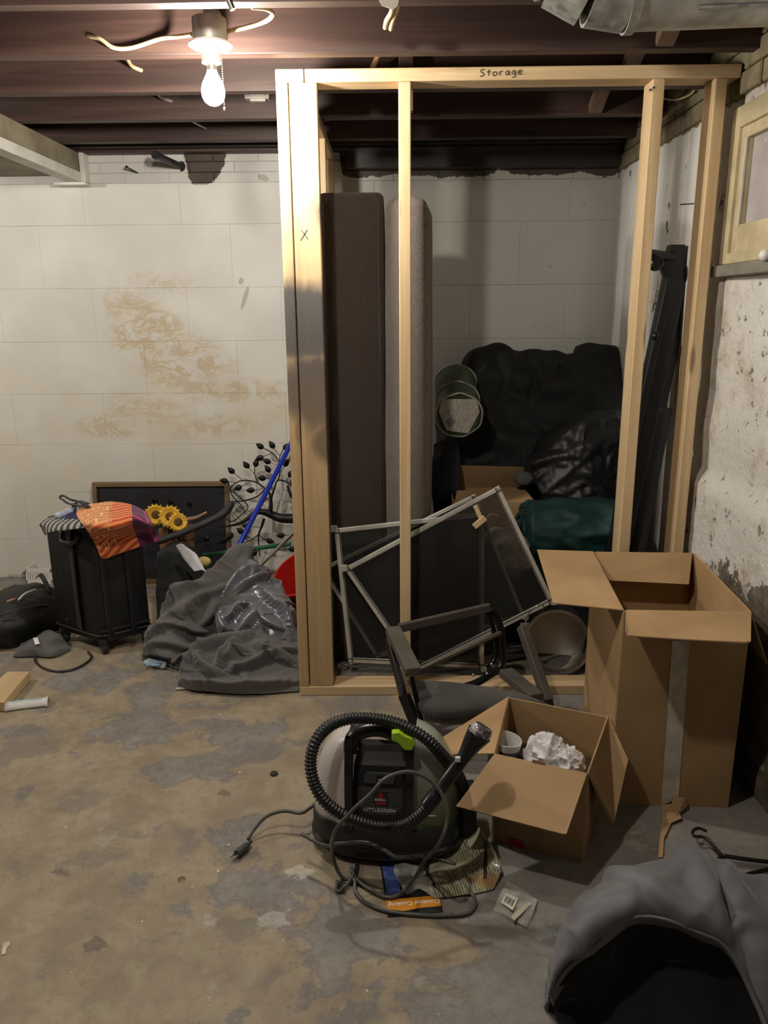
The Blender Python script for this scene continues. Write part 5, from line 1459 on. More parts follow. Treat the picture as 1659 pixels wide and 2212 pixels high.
top = [cz([(878, 1470, .21), (960, 1474, .22), (1050, 1486, .21), (1125, 1500, .20)]), cz([(895, 1500, .205), (970, 1502, .225), (1070, 1508, .22), (1165, 1515, .20)]), cz([(905, 1528, .185), (965, 1535, .20), (1080, 1530, .205), (1195, 1526, .185)]), cz([(915, 1545, .155), (972, 1556, .16), (1080, 1550, .16), (1205, 1540, .155)]), [p + V(0, .02, -.015) for p in cz([(915, 1548, .14), (972, 1560, .14), (1080, 1554, .14), (1205, 1544, .14)])]]
st_ = sheet('seat', soft(top, 26, 40), SEATF, ch, .012, 1)
for k in range(12):
    p = spline(cz([(905, 1530, .18), (935, 1545, .17), (972, 1549, .175), (1010, 1548, .176)]), 12)[k]
    MB().sphere(p + V(0, -.006, 0), .0042, u=8, v=6).build('nail_head', CHB, st_)
MB().prism(cz([(905, 1500, .13), (1120, 1510, .13), (1190, 1540, .13), (940, 1550, .13)]), (0, 0, .02)).build('seat_base', CHB, ch, bevel=.004)

# ================================================================== tall open box
FL, FR, BL_, BR = V(.630, 1.962, 0), V(.968, 1.945, 0), V(.680, 2.485, 0), V(1.012, 2.465, 0)
HB = aY(1325, 1320, 1.962).z
up = V(0, 0, HB)
bb = thing('cardboard_box', (FL + BR) / 2, 'tall open cardboard box with four flaps standing by the flaking wall', 'box')
for (a, b_) in ((FL, FR), (FR, BR), (BR, BL_), (BL_, FL)):
    panel('wall_panel', [a, b_, b_ + up, a + up], T_, CARD, bb)
panel('bottom_panel', [p + V(0, 0, .004) for p in (FL, FR, BR, BL_)], T_, CARD2, bb)
h1 = V(0, 0, HB + .002)
panel('flap', [FL + h1 + V(.005, 0, 0), FR + h1, aZ(1622, 1386, HB - .012), aZ(1608, 1388, HB - .016), aZ(1480, 1382, HB - .012), aZ(1357, 1374, HB - .004), aZ(1351, 1362, HB + .002)], T_, CARD, bb)
panel('flap', [FL + h1, BL_ + h1, aZ(1160, 1188, HB + .004), aZ(1195, 1303, HB - .002)], T_, CARD, bb)
panel('flap', [BL_ + h1 + V(.006, 0, 0), BR + h1 - V(.006, 0, 0), aY(1488, 1263, 2.385), aY(1300, 1254, 2.40)], T_, CARD, bb)
panel('flap', [FR + h1 + V(0, .005, 0), BR + h1, BR + V(.035, -.01, HB - .14), FR + V(.06, .0, HB - .15)], T_, CARD, bb)
TAPE = simple('soiled_white_tape', (.58, .52, .42), .55, var=.25, vs=14)
yf = FL.y - .006
def onfront(x, y, off=.004):
    nrm = (FR - FL).cross(V(0, 0, 1)).normalized(); d_ = ray(x, y); oo = FL + nrm * off
    return CAM + d_ * ((oo - CAM).dot(nrm) / d_.dot(nrm))
panel('tape_strip', [onfront(1452, 1384), onfront(1490, 1384), onfront(1466, 1722), onfront(1428, 1742)], .001, TAPE, bb, 0)
panel('torn_paper', [onfront(1455, 1722, .006), onfront(1480, 1722, .008), onfront(1486, 1740, .02), aZ(1462, 1762, .012), aZ(1440, 1765, .01)], .0015, CARD2, bb, 0)
MB().grid([[onfront(1428, 1740, .006), onfront(1460, 1735, .006)], [aZ(1432, 1762, .012), aZ(1472, 1768, .012)], [aZ(1428, 1782, .006), aZ(1450, 1778, .008)], [aZ(1424, 1815, .004), aZ(1434, 1812, .006)], [aZ(1422, 1852, .003), aZ(1432, 1852, .004)]]).build('tape_tail', CARD, bb, thick=.0012)

# ================================================================== small open box
A0, B0 = V(.268, 1.806, 0), V(.490, 1.715, 0)          # front edge
C0, D0 = V(.618, 1.998, 0), V(.352, 2.115, 0)          # back edge
HS_ = .262
up = V(0, 0, HS_)
sb = thing('cardboard_box', (A0 + C0) / 2, 'small open cardboard box holding white tissue paper beside the carpet cleaner', 'box')
for (a, b_) in ((A0, B0), (B0, C0), (C0, D0), (D0, A0)):
    panel('wall_panel', [a, b_, b_ + up, a + up], T_, CARD, sb)
panel('bottom_panel', [p + V(0, 0, .004) for p in (A0, B0, C0, D0)], T_, CARD2, sb)
h1 = V(0, 0, HS_ + .002)
panel('flap', [A0 + h1, B0 + h1, aY(1224, 1802, 1.60), aY(1216, 1803, 1.602), aY(985, 1742, 1.70)], T_, CARD, sb)
panel('flap', [D0 + h1, A0 + h1, aZ(938, 1632, .20), aZ(948, 1606, .215), aZ(958, 1592, .22)], T_, CARD, sb)
panel('flap', [B0 + h1, C0 + h1, aY(1356, 1640, 1.90), aY(1325, 1778, 1.79), aY(1318, 1776, 1.79)], T_, CARD, sb)
nf = (B0 - A0).cross(V(0, 0, 1)).normalized()
def on_s(x, y, off=.004):
    d_ = ray(x, y); oo = A0 + nf * off
    return CAM + d_ * ((oo - CAM).dot(nf) / d_.dot(nf))
panel('red_tape', [on_s(1096, 1808), on_s(1130, 1818), on_s(1134, 1837), on_s(1098, 1826)], .001, simple('red_tape', (.42, .012, .012), .5), sb, 0)
panel('paper_tape', [on_s(1150, 1640), on_s(1178, 1648), on_s(1172, 1846), on_s(1146, 1838)], .0008, CARD2, sb, 0)
TIS = simple('white_tissue', (.74, .71, .72), .7, var=.06, bump=.2, bs=40)
cc_ = (A0 + B0 + C0 + D0) / 4
for k, (px, py, r_, lab) in enumerate(((1180, 1640, .060, 'crumpled white tissue ball standing taller in the small box'), (1222, 1655, .048, 'lower crumpled white tissue ball beside the taller one'))):
    c = aZ(px, py, .20)
    b = MB(); rws = []
    for i in range(30):
        th = math.pi * i / 29; ring = []
        for j in range(44):
            ph = 2 * math.pi * j / 44
            dv = V(math.sin(th) * math.cos(ph), math.sin(th) * math.sin(ph), math.cos(th))
            rr = r_ * (1 + .28 * (1 - abs(noise.noise(dv * 2.3 + V(k * 7, 0, 0))) * 2.6) + .10 * (1 - abs(noise.noise(dv * 5 + V(3, k, 0))) * 2))
            ring.append(c + V(dv.x * rr * .85, dv.y * rr * .85, dv.z * rr * 1.0))
        rws.append(ring)
    o = b.grid(rws, closed_v=True).build('tissue_ball', TIS, smooth='auto'); tag(o, lab, 'tissue')
# filling of dark packing below keeps them up
pk = MB().prism([cc_ + (p - cc_) * .95 + V(0, 0, .008) for p in (A0, B0, C0, D0)], (0, 0, .125)).build('packed_blanket', simple('dark_brown_cloth', (.05, .032, .02), .9), bevel=.02, bseg=4); tag(pk, 'dark brown folded blanket filling the bottom of the small box', 'blanket')
mg = thing('mug', aZ(1078, 1625, .14), 'white mug with a dark band standing inside the small box', 'mug')
mc = aZ(1082, 1612, .215); mc = V(mc.x, mc.y, .135)
M4 = Matrix.Translation(mc) @ Matrix.Rotation(R(8), 4, 'Y')
MB().lathe([(.001, 0), (.032, 0), (.038, .004), (.044, .105), (.041, .105), (.034, .008), (.001, .008)], M4, 30, cap=False).build('cup', WPL, mg, smooth='auto')
MB().lathe([(.0395, .02), (.0445, .085)], M4, 30, cap=False).build('band', BLK, mg, smooth='auto', thick=.001)
# ================================================================== portable carpet cleaner
CX, CYY = -0.018, 1.815
CS = Matrix.Rotation(R(-6), 3, 'Z')
def L(a, b_, z): return CS @ V(a, b_, 0) + V(CX, CYY, z)
GBLK = simple('gloss_black_plastic', (.012, .0125, .013), .28, var=.2)
MBLK = simple('matte_black_plastic', (.016, .0165, .017), .5, var=.2, bump=.1)
GREYTANK = NT('milky_grey_tank'); _p = GREYTANK.obj()
GREYTANK = GREYTANK.out(GREYTANK.mix(GREYTANK.step(GREYTANK.noise(_p, 5, 3), .35, .7), (.50, .45, .435), (.62, .56, .54)), .28, None, 0, Coat_Weight=.3)
GRNTANK = NT('smoky_green_tank'); _p = GRNTANK.obj()
GRNTANK = GRNTANK.out(GRNTANK.mix(GRNTANK.step(GRNTANK.xyz(_p)[2], .02, .2), (.11, .135, .07), (.30, .33, .26)), .3, None, 0, Coat_Weight=.3)
LIME = simple('lime_plastic', (.36, .60, .02), .4, var=.08)
cl_ = thing('carpet_cleaner', (CX, CYY, 0), 'black and grey portable carpet cleaner with a coiled hose', 'carpet cleaner')
def sup(a, b_, z, n=2.6, k=48, x0=None, x1=None):
    out = []
    for i in range(k):
        t = 2 * math.pi * i / k
        c, s = math.cos(t), math.sin(t)
        x = a * math.copysign(abs(c) ** (2 / n), c); y = b_ * math.copysign(abs(s) ** (2 / n), s)
        if x0 is not None: x = max(x, x0)
        if x1 is not None: x = min(x, x1)
        out.append(L(x, y, z))
    return out
def loftc(name, rings, mat, parent, smooth='auto'):
    b = MB().grid(rings, closed_v=True); b.bm.verts.ensure_lookup_table(); n = len(rings[0]); vs = list(b.bm.verts)
    b.bm.faces.new(vs[:n][::-1]); b.bm.faces.new(vs[-n:])
    bmesh.ops.remove_doubles(b.bm, verts=b.bm.verts, dist=1e-5)
    return b.build(name, mat, parent, smooth=smooth)
loftc('base', [sup(.165, .09, 0), sup(.182, .105, .006), sup(.196, .116, .02), sup(.20, .119, .05), sup(.20, .119, .098), sup(.196, .115, .106)], MBLK, cl_)
loftc('bumper', [sup(.200, .119, .028), sup(.205, .123, .033), sup(.205, .123, .045), sup(.200, .119, .05)], GBLK, cl_)
def prof(u):   # half length of the shell against height 0..1
    return math.sqrt(max(0.0, 1 - (u ** 2.3)))
Zb, Zt = .106, .352
ringsL, ringsR = [], []
for k in range(22):
    u = k / 21; z = Zb + (Zt - .012 - Zb) * u
    a = .196 * (.46 + .54 * prof(u)); bb_ = .108 * (.58 + .42 * prof(u))
    ringsL.append(sup(a, bb_, z, 2.4, 56, x1=-.094)); ringsR.append(sup(a, bb_, z, 2.4, 56, x0=.078))
lt_ = loftc('solution_tank', ringsL, GREYTANK, cl_)
rt_ = loftc('recovery_tank', ringsR, GRNTANK, cl_)
ringsM = []
for k in range(16):
    u = k / 15; z = Zb + (.262 - Zb) * u
    ringsM.append(sup(.2, .088 * (1 - .28 * u ** 2), z, 3, 56, x0=-.078, x1=.062))
loftc('motor_housing', ringsM, MBLK, cl_)
# frame bands and carry handle
def band(name, a, w, mat, y0=.118):
    rows_ = []
    for k in range(26):
        u = k / 25
        z = Zb - .004 + (Zt - Zb) * u
        yy = -(.112 * (.62 + .38 * prof(u * .97)))
        rows_.append([L(a - w / 2, yy + .012, z), L(a - w / 2, yy - .004, z), L(a + w / 2, yy - .004, z), L(a + w / 2, yy + .012, z)])
    b = MB().grid(rows_, closed_v=True)
    return b.build(name, mat, cl_, smooth='auto')
band('front_band', -.086, .020, GBLK); band('front_band', .070, .020, GBLK)
arch = [L(-.086, -.070, Zt - .05), L(-.082, -.060, Zt - .018), L(-.058, -.05, Zt + .0), L(-.01, -.045, Zt + .006), L(.038, -.05, Zt - .008), L(.064, -.060, Zt - .028), L(.070, -.072, Zt - .06)]
MB().tube(arch, .0155, 14, n=40, flat=1.35).build('carry_handle', GBLK, cl_, smooth=True)
MB().tube([p + CS @ V(0, .085, -.035) for p in arch], .0125, 14, n=40, flat=1.35).build('carry_handle', GBLK, cl_, smooth=True)
for a in (-.084, .068):
    MB().bar(L(a, -.06, Zt - .045), L(a, .05, Zt - .055), .022, .03).build('handle_bridge', GBLK, cl_, bevel=.006)
# face plate: switch, vent dots, printed words
def F(a, z, off=.0):
    u = (z - Zb) / (.262 - Zb)
    return L(a, -.088 * (1 - .28 * max(0, u) ** 2) - off, z)
SL = simple('slate_grey_plastic', (.055, .058, .062), .4)
sw = [F(-.048, .222, .002), F(.028, .222, .002), F(.031, .240, .002), F(.020, .250, .002), F(-.042, .250, .002), F(-.052, .238, .002)]
fp = MB().prism(sw, CS @ V(0, -.006, 0)).build('switch_plate', SL, cl_, bevel=.002)
MB().lathe([(.010, 0), (.010, .004), (.007, .006)], Matrix.Translation(F(-.009, .237, .0085)) @ CS.to_4x4() @ Matrix.Rotation(R(90), 4, 'X'), 20).build('switch', GBLK, fp, smooth='auto')
MB().lathe([(.0022, 0), (.0022, .001)], Matrix.Translation(F(-.009, .237, .0145)) @ CS.to_4x4() @ Matrix.Rotation(R(90), 4, 'X'), 10).build('switch_mark', WPL, fp)
DOT = simple('vent_dot_grey', (.30, .30, .25), .5)
b = MB()
for i in range(13):
    for j in range(22):
        a = -.066 + .0056 * j + (.0028 if i % 2 else 0); z = .206 - .0056 * i
        if (a + .009) ** 2 / .060 ** 2 + max(0, (.180 - z)) ** 2 / .055 ** 2 > 1 or (-.026 < a < .014 and .158 < z < .200): continue
        p = F(a, z, .0006); b.box(p - V(.0011, .0006, .0011), p + V(.0011, .0006, .0011))
gd = b.build('vent_dots', DOT, cl_); gd['kind'] = 'stuff'
def text_obj(name, s, size, M4, mat, parent, ext=.0004, sx=1.0):
    cu_ = bpy.data.curves.new(name, 'FONT'); cu_.body = s; cu_.size = size; cu_.align_x = 'CENTER'; cu_.align_y = 'CENTER'; cu_.extrude = ext
    tmp = bpy.data.objects.new(name, cu_); COL.objects.link(tmp)
    me = bpy.data.meshes.new_from_object(tmp.evaluated_get(bpy.context.evaluated_depsgraph_get()))
    bpy.data.objects.remove(tmp)
    M4 = M4 @ Matrix.Diagonal((sx, 1, 1, 1))
    me.transform(M4.to_3x3().to_4x4())
    me.materials.append(mat)
    o = bpy.data.objects.new(name, me); COL.objects.link(o); place(o, M4.to_translation(), parent)
    return o
def FM(a, z, off): 
    tilt = .05
    return Matrix.Translation(F(a, z, off)) @ CS.to_4x4() @ Matrix.Rotation(R(90) - tilt, 4, 'X')
LRED = simple('logo_red', (.38, .012, .015), .4)
LW = simple('logo_white', (.85, .85, .85), .4)
MB().prism([F(-.015, .182, .001), F(.001, .182, .001), F(-.004, .196, .001), F(-.010, .196, .001)], CS @ V(0, -.0006, 0)).build('logo_peak', LRED, cl_)
MB().prism([F(-.022, .164, .001), F(.008, .164, .001), F(.004, .171, .001), F(-.018, .171, .001)], CS @ V(0, -.0006, 0)).build('logo_foot', LRED, cl_)
text_obj('logo_word', 'BISSELL', .0095, FM(-.007, .1765, .0012), LW, cl_)
text_obj('printed_words', 'LITTLEGREEN', .0138, FM(-.008, .148, .0014), LW, cl_)
# lime clips
MB().prism([aY(x, y, 1.70) for (x, y) in ((846, 1584), (862, 1582), (874, 1590), (892, 1597), (897, 1607), (890, 1622), (873, 1621), (860, 1606), (846, 1600))], V(0, .03, -.006)).build('lime_latch', LIME, cl_, bevel=.003)
MB().prism([L(-.03, .06, .27), L(.004, .06, .27), L(.004, .06, .335), L(-.03, .06, .335)], CS @ V(0, .01, 0)).build('lime_clip', LIME, cl_, bevel=.002)
MB().bar(L(.09, -.108, .152), L(.135, -.096, .149), .002, .002).build('fill_line', LW, rt_)
# hose with ribs
HOSE = simple('ribbed_black_hose', (.013, .0135, .014), .33)
hp = cy([(1000, 1700, 1.80), (985, 1668, 1.74), (955, 1632, 1.71), (925, 1600, 1.71), (880, 1572, 1.73), (825, 1555, 1.755), (760, 1552, 1.75), (712, 1568, 1.72), (682, 1602, 1.68), (671, 1648, 1.655), (680, 1695, 1.63), (706, 1735, 1.61), (755, 1768, 1.60), (815, 1786, 1.60), (868, 1784, 1.60), (905, 1762, 1.60), (928, 1738, 1.60)])
P = spline(hp, 460)
ho = MB().tube(P, [.0143 + .0022 * math.cos(2 * math.pi * k / 4) for k in range(460)], 14).build('hose', HOSE, cl_, smooth=True)
w0, w1 = aY(922, 1742, 1.60), aY(1003, 1634, 1.64)
w2, w3 = aY(1020, 1606, 1.65), aY(1036, 1584, 1.655)
wd_ = MB().tube([w0, w0.lerp(w1, .22), w0.lerp(w1, .25), w1, w2, w3], [.018, .0185, .0165, .0165, .024, .031], 18).build('spray_wand', GBLK, cl_, smooth='auto')
dv = (w3 - w2).normalized()
CLRG = NT('clear_grey_nozzle'); _p = CLRG.obj()
CLRG = CLRG.out(CLRG.mix(CLRG.step(CLRG.noise(_p, 40, 4, .6), .45, .62), (.09, .08, .085), (.42, .40, .42)), .15, None, 0, Coat_Weight=.5)
MB().tube([w3 - dv * .004, w3 + dv * .012, w3 + dv * .019], [.034, .033, .028], 20, flat=.75).build('nozzle_tip', CLRG, wd_, smooth='auto')
p = aY(989, 1640, 1.618); MB().box(p - V(.006, .004, .006), p + V(.006, .004, .006)).build('trigger_lock', WPL, wd_, bevel=.001)
# cord
CORD = simple('grey_cord', (.085, .08, .074), .4)
CR = .0048
path1 = [aZ(535, 1815, .012), aZ(550, 1790, .03), aZ(575, 1764, .05), aZ(612, 1752, .06), aZ(650, 1756, .06), L(-.215, .03, .06), L(-.15, .15, .05), L(.05, .16, .03)]
MB().tube(path1, CR, 10, n=60).build('power_cord', CORD, cl_, smooth=True)
path2 = [aY(652, 1802, 1.70), aY(700, 1826, 1.66), aY(735, 1822, 1.62), aY(790, 1820, 1.60), aY(830, 1836, 1.585), aY(860, 1852, 1.575), aZ(925, 1850, .03), aZ(985, 1868, .012)]
MB().tube(path2, CR, 10, n=60).build('power_cord', CORD, cl_, smooth=True)
path3 = [aZ(762, 1905, .01), aZ(735, 1890, .02), aZ(718, 1845, .07), aY(722, 1800, 1.56), aY(760, 1752, 1.555), aY(800, 1716, 1.56), aY(832, 1682, 1.575), aY(880, 1667, 1.60), aY(925, 1682, 1.60), aY(958, 1722, 1.585), aY(966, 1770, 1.565), aY(950, 1820, 1.55), aZ(915, 1862, .06), aZ(895, 1898, .03), aZ(865, 1930, .012), aZ(835, 1938, .008), aZ(800, 1922, .008), aZ(770, 1900, .008), aZ(758, 1875, .012)]
MB().tube(path3, CR, 10, n=150).build('power_cord', CORD, cl_, smooth=True)
path4 = [aZ(764, 1890, .018), aZ(748, 1912, .01), aZ(730, 1926, .007), aZ(728, 1914, .007), aZ(742, 1900, .009), aZ(765, 1900, .014), aZ(768, 1925, .007), aZ(790, 1950, .006), aZ(835, 1968, .006), aZ(900, 1976, .006), aZ(960, 1978, .006), aZ(1010, 1972, .006), aZ(1027, 1950, .006), aZ(1015, 1925, .006), aZ(990, 1905, .006)]
MB().tube(path4, CR, 10, n=120).build('power_cord', CORD, cl_, smooth=True)
MB().tube([aZ(772, 1868, .006), aZ(764, 1905, .006)], .006, 8).build('cord_tie', BLK, cl_)
pa_, pb_ = aZ(540, 1820, .014), aZ(513, 1843, .014)
d = (pb_ - pa_).normalized(); s = V(-d.y, d.x, 0)
pgg = MB().tube([pa_ - d * .006, pa_ + d * .008, pa_ + d * .02, pb_ + d * .003], [.0055, .008, .0125, .0125], 12, flat=.8).build('plug', simple('grey_plug', (.06, .058, .058), .5), cl_, smooth='auto')
for k in (-1, 1):
    MB().bar(pb_ + s * (.006 * k), pb_ + s * (.006 * k) + d * .02, .0016, .006).build('prong', STEEL, pgg)
MB().tube([pb_ + V(0, 0, -.006), pb_ + d * .018 + V(0, 0, -.006)], .0024, 8).build('prong', STEEL, pgg)
# feet of the stand and tool cup behind
MB().box(L(.2, -.02, .02), L(.235, .06, .16)).build('tool_clip', MBLK, cl_, bevel=.008)
# ================================================================== papers on the floor
def flat(name, px, z, t, mat, parent=None):
    return MB().prism([aZ(x, y, z) for (x, y) in px], (0, 0, t)).build(name, mat, parent)
PRT = NT('printed_text_sheet'); _p = PRT.obj()
rt2 = PRT.map(_p, rot=(0, 0, R(-12)))
tx = PRT.math('MULTIPLY', PRT.step(PRT.wave(rt2, 46, .2, 1, 'BANDS', 'X'), .4, .6), PRT.step(PRT.noise(PRT.map(rt2, sc=(150, 26, 1)), 1.6, 3), .38, .5))
col_ = PRT.step(PRT.math('SINE', PRT.math('MULTIPLY', PRT.xyz(rt2)[1], 62)), -.96, -.9)
tx = PRT.math('MULTIPLY', tx, col_)
bl_ = PRT.math('MAXIMUM', PRT.blob(_p, (.07, .04, 0), (.06, .045, 1)), PRT.math('MULTIPLY', PRT.noise(_p, 9, 4), .55))
bare_ = PRT.step(bl_, .42, .5)
c_ = PRT.mix(PRT.math('MULTIPLY', PRT.math('MULTIPLY', tx, PRT.math('SUBTRACT', 1, bare_)), .85), PRT.mix(PRT.step(PRT.noise(_p, 12, 4), .4, .7), (.34, .31, .20), (.52, .49, .36)), (.05, .055, .03))
c_ = PRT.mix(PRT.math('MULTIPLY', bare_, .8), c_, (.62, .60, .42))
stn = PRT.step(PRT.math('ADD', PRT.blob(_p, (.075, -.075, 0), (.05, .03, 1)), PRT.math('MULTIPLY', PRT.noise(_p, 40, 4), .4)), .45, .6)
c_ = PRT.mix(PRT.math('MULTIPLY', stn, .7), c_, (.36, .18, .05))
PRT = PRT.out(c_, .3, PRT.bump(PRT.noise(_p, 22, 4), .3, .004), 0, Coat_Weight=.4)
nw = thing('instruction_sheet', aZ(985, 1890), 'printed instruction sheet in a clear sleeve tucked under the carpet cleaner', 'paper')
rows = soft([cz([(985, 1775, .03), (1005, 1766, .045), (1030, 1782, .06), (1045, 1800, .07)]), cz([(945, 1830, .01), (985, 1825, .02), (1035, 1830, .035), (1068, 1838, .05)]), cz([(890, 1872, .006), (950, 1868, .010), (1020, 1872, .016), (1083, 1868, .03)]), cz([(900, 1905, .005), (950, 1905, .008), (1010, 1908, .010), (1078, 1895, .014)]), cz([(938, 1941, .004), (975, 1938, .005), (1020, 1931, .005), (1066, 1920, .006)])], 30, 26)
rows = [[p + V(0, 0, .003 * noise.noise(p * 22)) for p in r] for r in rows]
sheet('page', rows, PRT, nw, .0012, 1)
STRIP = simple('black_fold_strip', (.03, .028, .025), .3)
sheet('fold_band', [[p + V(0, 0, .0016) for p in r[4:6]] for r in rows[14:30]], STRIP, nw, .0006, 0)
sheet('fold_band', [[p + V(0, 0, .0016) for p in r[20:22]] for r in rows[2:24]], STRIP, nw, .0006, 0)
CLR = NT('clear_film'); 
tr = CLR.n('ShaderNodeBsdfTransparent'); mx = CLR.n('ShaderNodeMixShader')
CLR.b.inputs['Base Color'].default_value = (.6, .58, .52, 1); CLR.b.inputs['Roughness'].default_value = .12
CLR.put(mx.inputs[0], CLR.step(CLR.noise(CLR.obj(), 30, 4), .4, .7, .18, .5)); CLR.t.links.new(tr.outputs[0], mx.inputs[1]); CLR.t.links.new(CLR.b.outputs[0], mx.inputs[2]); CLR.t.links.new(mx.outputs[0], CLR.o.inputs[0])
CLR = CLR.m
rows = soft([cz([(852, 1862, .012), (868, 1852, .016), (900, 1870, .012)]), cz([(852, 1890, .012), (885, 1885, .018), (925, 1905, .012)]), cz([(878, 1935, .006), (905, 1922, .010), (945, 1942, .006)])], 20, 20)
rows = [[p + V(0, 0, .006 * noise.noise(p * 30)) for p in r] for r in rows]
sheet('clear_sleeve', rows, CLR, nw, .0005, 1)

lf = thing('leaflet', aZ(895, 1960), 'black leaflet with an orange band reading Outdoor Cooking, upside down', 'leaflet')
q0, q1, q2, q3 = aZ(820, 1862), aZ(936, 1856), aZ(957, 1971), aZ(838, 1983)
def lfp(u, v, z=.0): return (q0.lerp(q1, u)).lerp(q3.lerp(q2, u), v) + V(0, 0, z)
MB().prism([lfp(0, 0, .001), lfp(1, 0, .001), lfp(1, 1, .001), lfp(0, 1, .001)], (0, 0, .001)).build('page', simple('dark_leaflet_ink', (.016, .018, .018), .3, var=.6, vs=30), lf)
MB().prism([lfp(.03, .02, .0022), lfp(.30, .02, .0022), lfp(.30, .62, .0022), lfp(.05, .62, .0022)], (0, 0, .0004)).build('picture', simple('blue_picture', (.07, .11, .34), .35, var=.5, vs=28), lf)
MB().prism([lfp(0, .71, .0022), lfp(.99, .71, .0022), lfp(.99, .90, .0022), lfp(.6, .90, .0022), lfp(.3, .925, .0022), lfp(0, .87, .0022)], (0, 0, .0004)).build('orange_band', simple('orange_ink', (.60, .24, .02), .35), lf)
ux_ = (q0 - q1 + q3 - q2).normalized(); uy_ = V(0, 0, 1).cross(ux_)
TM = Matrix((( ux_.x, uy_.x, 0, 0), (ux_.y, uy_.y, 0, 0), (0, 0, 1, 0), (0, 0, 0, 1)))
text_obj('printed_title', 'Outdoor Cooking', .0185, Matrix.Translation(lfp(.51, .805, .0028)) @ TM, LW, lf, .0002, .93)

zb_ = thing('zip_bag', aZ(1112, 1955), 'small clear zip bag with a barcode sticker on the floor', 'bag')
bp = [(1094, 1902), (1118, 1912), (1161, 1945), (1150, 1975), (1138, 2006), (1100, 1988), (1068, 1966), (1072, 1938)]
rows = soft([cz([(1094, 1902, .004), (1128, 1920, .006), (1162, 1945, .004)]), cz([(1078, 1935, .008), (1112, 1952, .014), (1152, 1972, .008)]), cz([(1066, 1965, .004), (1100, 1985, .006), (1138, 2005, .004)])], 20, 20)
rows = [[p + V(0, 0, max(-.003, .005 * noise.noise(p * 40))) for p in r] for r in rows]
sheet('film', rows, CLR, zb_, .0006, 1)
flat('bottom_film', [(1094, 1902), (1162, 1945), (1138, 2005), (1066, 1965)], .001, .0008, CLR, zb_)
flat('backing_card', [(1080, 1935), (1150, 1970), (1138, 2000), (1072, 1966)], .0022, .0008, simple('grey_card', (.22, .20, .17), .6), zb_)
stk = flat('sticker', [(1093, 1928), (1120, 1941), (1107, 1967), (1082, 1950)], .015, .0006, simple('cream_label', (.62, .58, .48), .5), zb_)
b = MB()
for k in range(7):
    u = .2 + .6 * k / 6
    a = aZ(1093, 1928, .0158).lerp(aZ(1120, 1941, .0158), u); c = aZ(1082, 1950, .0158).lerp(aZ(1107, 1967, .0158), u)
    b.bar(a.lerp(c, .25), a.lerp(c, .75), .0012 + .001 * (k % 3 == 0), .0003)
b.build('barcode', INK, stk)
flat('paper_slip', [(1118, 1965), (1142, 1948), (1148, 1953), (1110, 1990), (1104, 1980)], .014, .0006, simple('cream_slip', (.55, .50, .38), .5), zb_)

# small litter on the floor
o = MB().lathe([(.010, 0), (.0105, .0008), (.0105, .0014), (.009, .0018)], Matrix.Translation(aZ(392, 1900)), 24).build('coin', simple('dull_bronze', (.22, .16, .08), .4, .7)); tag(o, 'dull bronze coin lying on the bare floor', 'coin')
o = MB().lathe([(.012, 0), (.0125, .001), (.0115, .006), (.006, .007)], Matrix.Translation(aZ(592, 1673)), 20).build('bottle_cap', BLK, smooth='auto'); tag(o, 'small black cap lying on the floor before the stud frame', 'cap')
o = MB().prism([aZ(5, 2052), aZ(8, 2040), aZ(20, 2034), aZ(22, 2042), aZ(14, 2052), aZ(12, 2062), aZ(4, 2064)], (0, 0, .003)).build('paint_chip', simple('cream_chip', (.62, .55, .40), .6)); tag(o, 'large cream paint chip lying flat on the floor', 'paint chip')
CHIP = simple('white_flake', (.66, .62, .54), .6)
me0 = None
for k in range(34):
    px, py = random.uniform(30, 900), random.uniform(1500, 2180)
    if 600 < px < 1200 and 1540 < py < 2000: continue
    if px < 160 and py < 1560: continue
    g = aZ(px, py)
    if me0 is None:
        o = MB().prism([V(-.003, -.002, 0), V(.002, -.003, 0), V(.004, .001, 0), V(0, .003, 0)], (0, 0, .0012)).build('paint_flake', CHIP); me0 = o.data
    else:
        o = bpy.data.objects.new('paint_flake', me0); COL.objects.link(o)
    place(o, g); o.rotation_euler.z = random.uniform(0, 6); sc_ = random.uniform(.5, 1.3); o.scale = (sc_, sc_, 1)
    tag(o, 'tiny white paint flake scattered on the floor', 'paint flake', 'paint flakes on the floor')

# ================================================================== grey jacket and hanger in front
JG = NT('grey_quilted_lining'); _p = JG.obj()
JG.b.inputs['Sheen Weight'].default_value = .2
JG = JG.out(JG.mix(JG.step(JG.noise(_p, 6, 4), .3, .7), (.105, .105, .115), (.15, .15, .162)), .62, JG.bump(JG.noise(_p, 500, 2), .1, .001))
JB = m_weave('black_fleece', (.006, .006, .0065), .2, .95, .05)
jk = thing('jacket', aZ(1480, 2080), 'grey padded jacket with a black fleece inside dropped on the floor', 'jacket')
crest = [(x, y + 10, z) for (x, y, z) in [(1186, 2150, .06), (1200, 2070, .12), (1235, 1990, .17), (1290, 1925, .20), (1360, 1880, .215), (1430, 1856, .22), (1490, 1850, .22), (1540, 1862, .215), (1590, 1890, .205), (1640, 1893, .20), (1700, 1885, .19)]]
lip = [(1187, 2152, .10), (1225, 2090, .17), (1285, 2042, .21), (1345, 1990, .235), (1395, 1980, .245), (1450, 1990, .245), (1510, 2015, .235), (1560, 2040, .215), (1605, 2105, .17), (1640, 2180, .13), (1665, 2240, .10)]
back = [V(p.x, p.y + .03 + .02 * math.sin(k), .004) for k, p in enumerate(aZ(x, y, max(0, z)) for (x, y, z) in crest)]
midc = []
for k in range(11):
    a, b_ = crest[k], lip[k]
    midc.append(((a[0] + b_[0]) / 2, (a[1] + b_[1]) / 2 - 6, max(a[2], b_[2]) + .022))
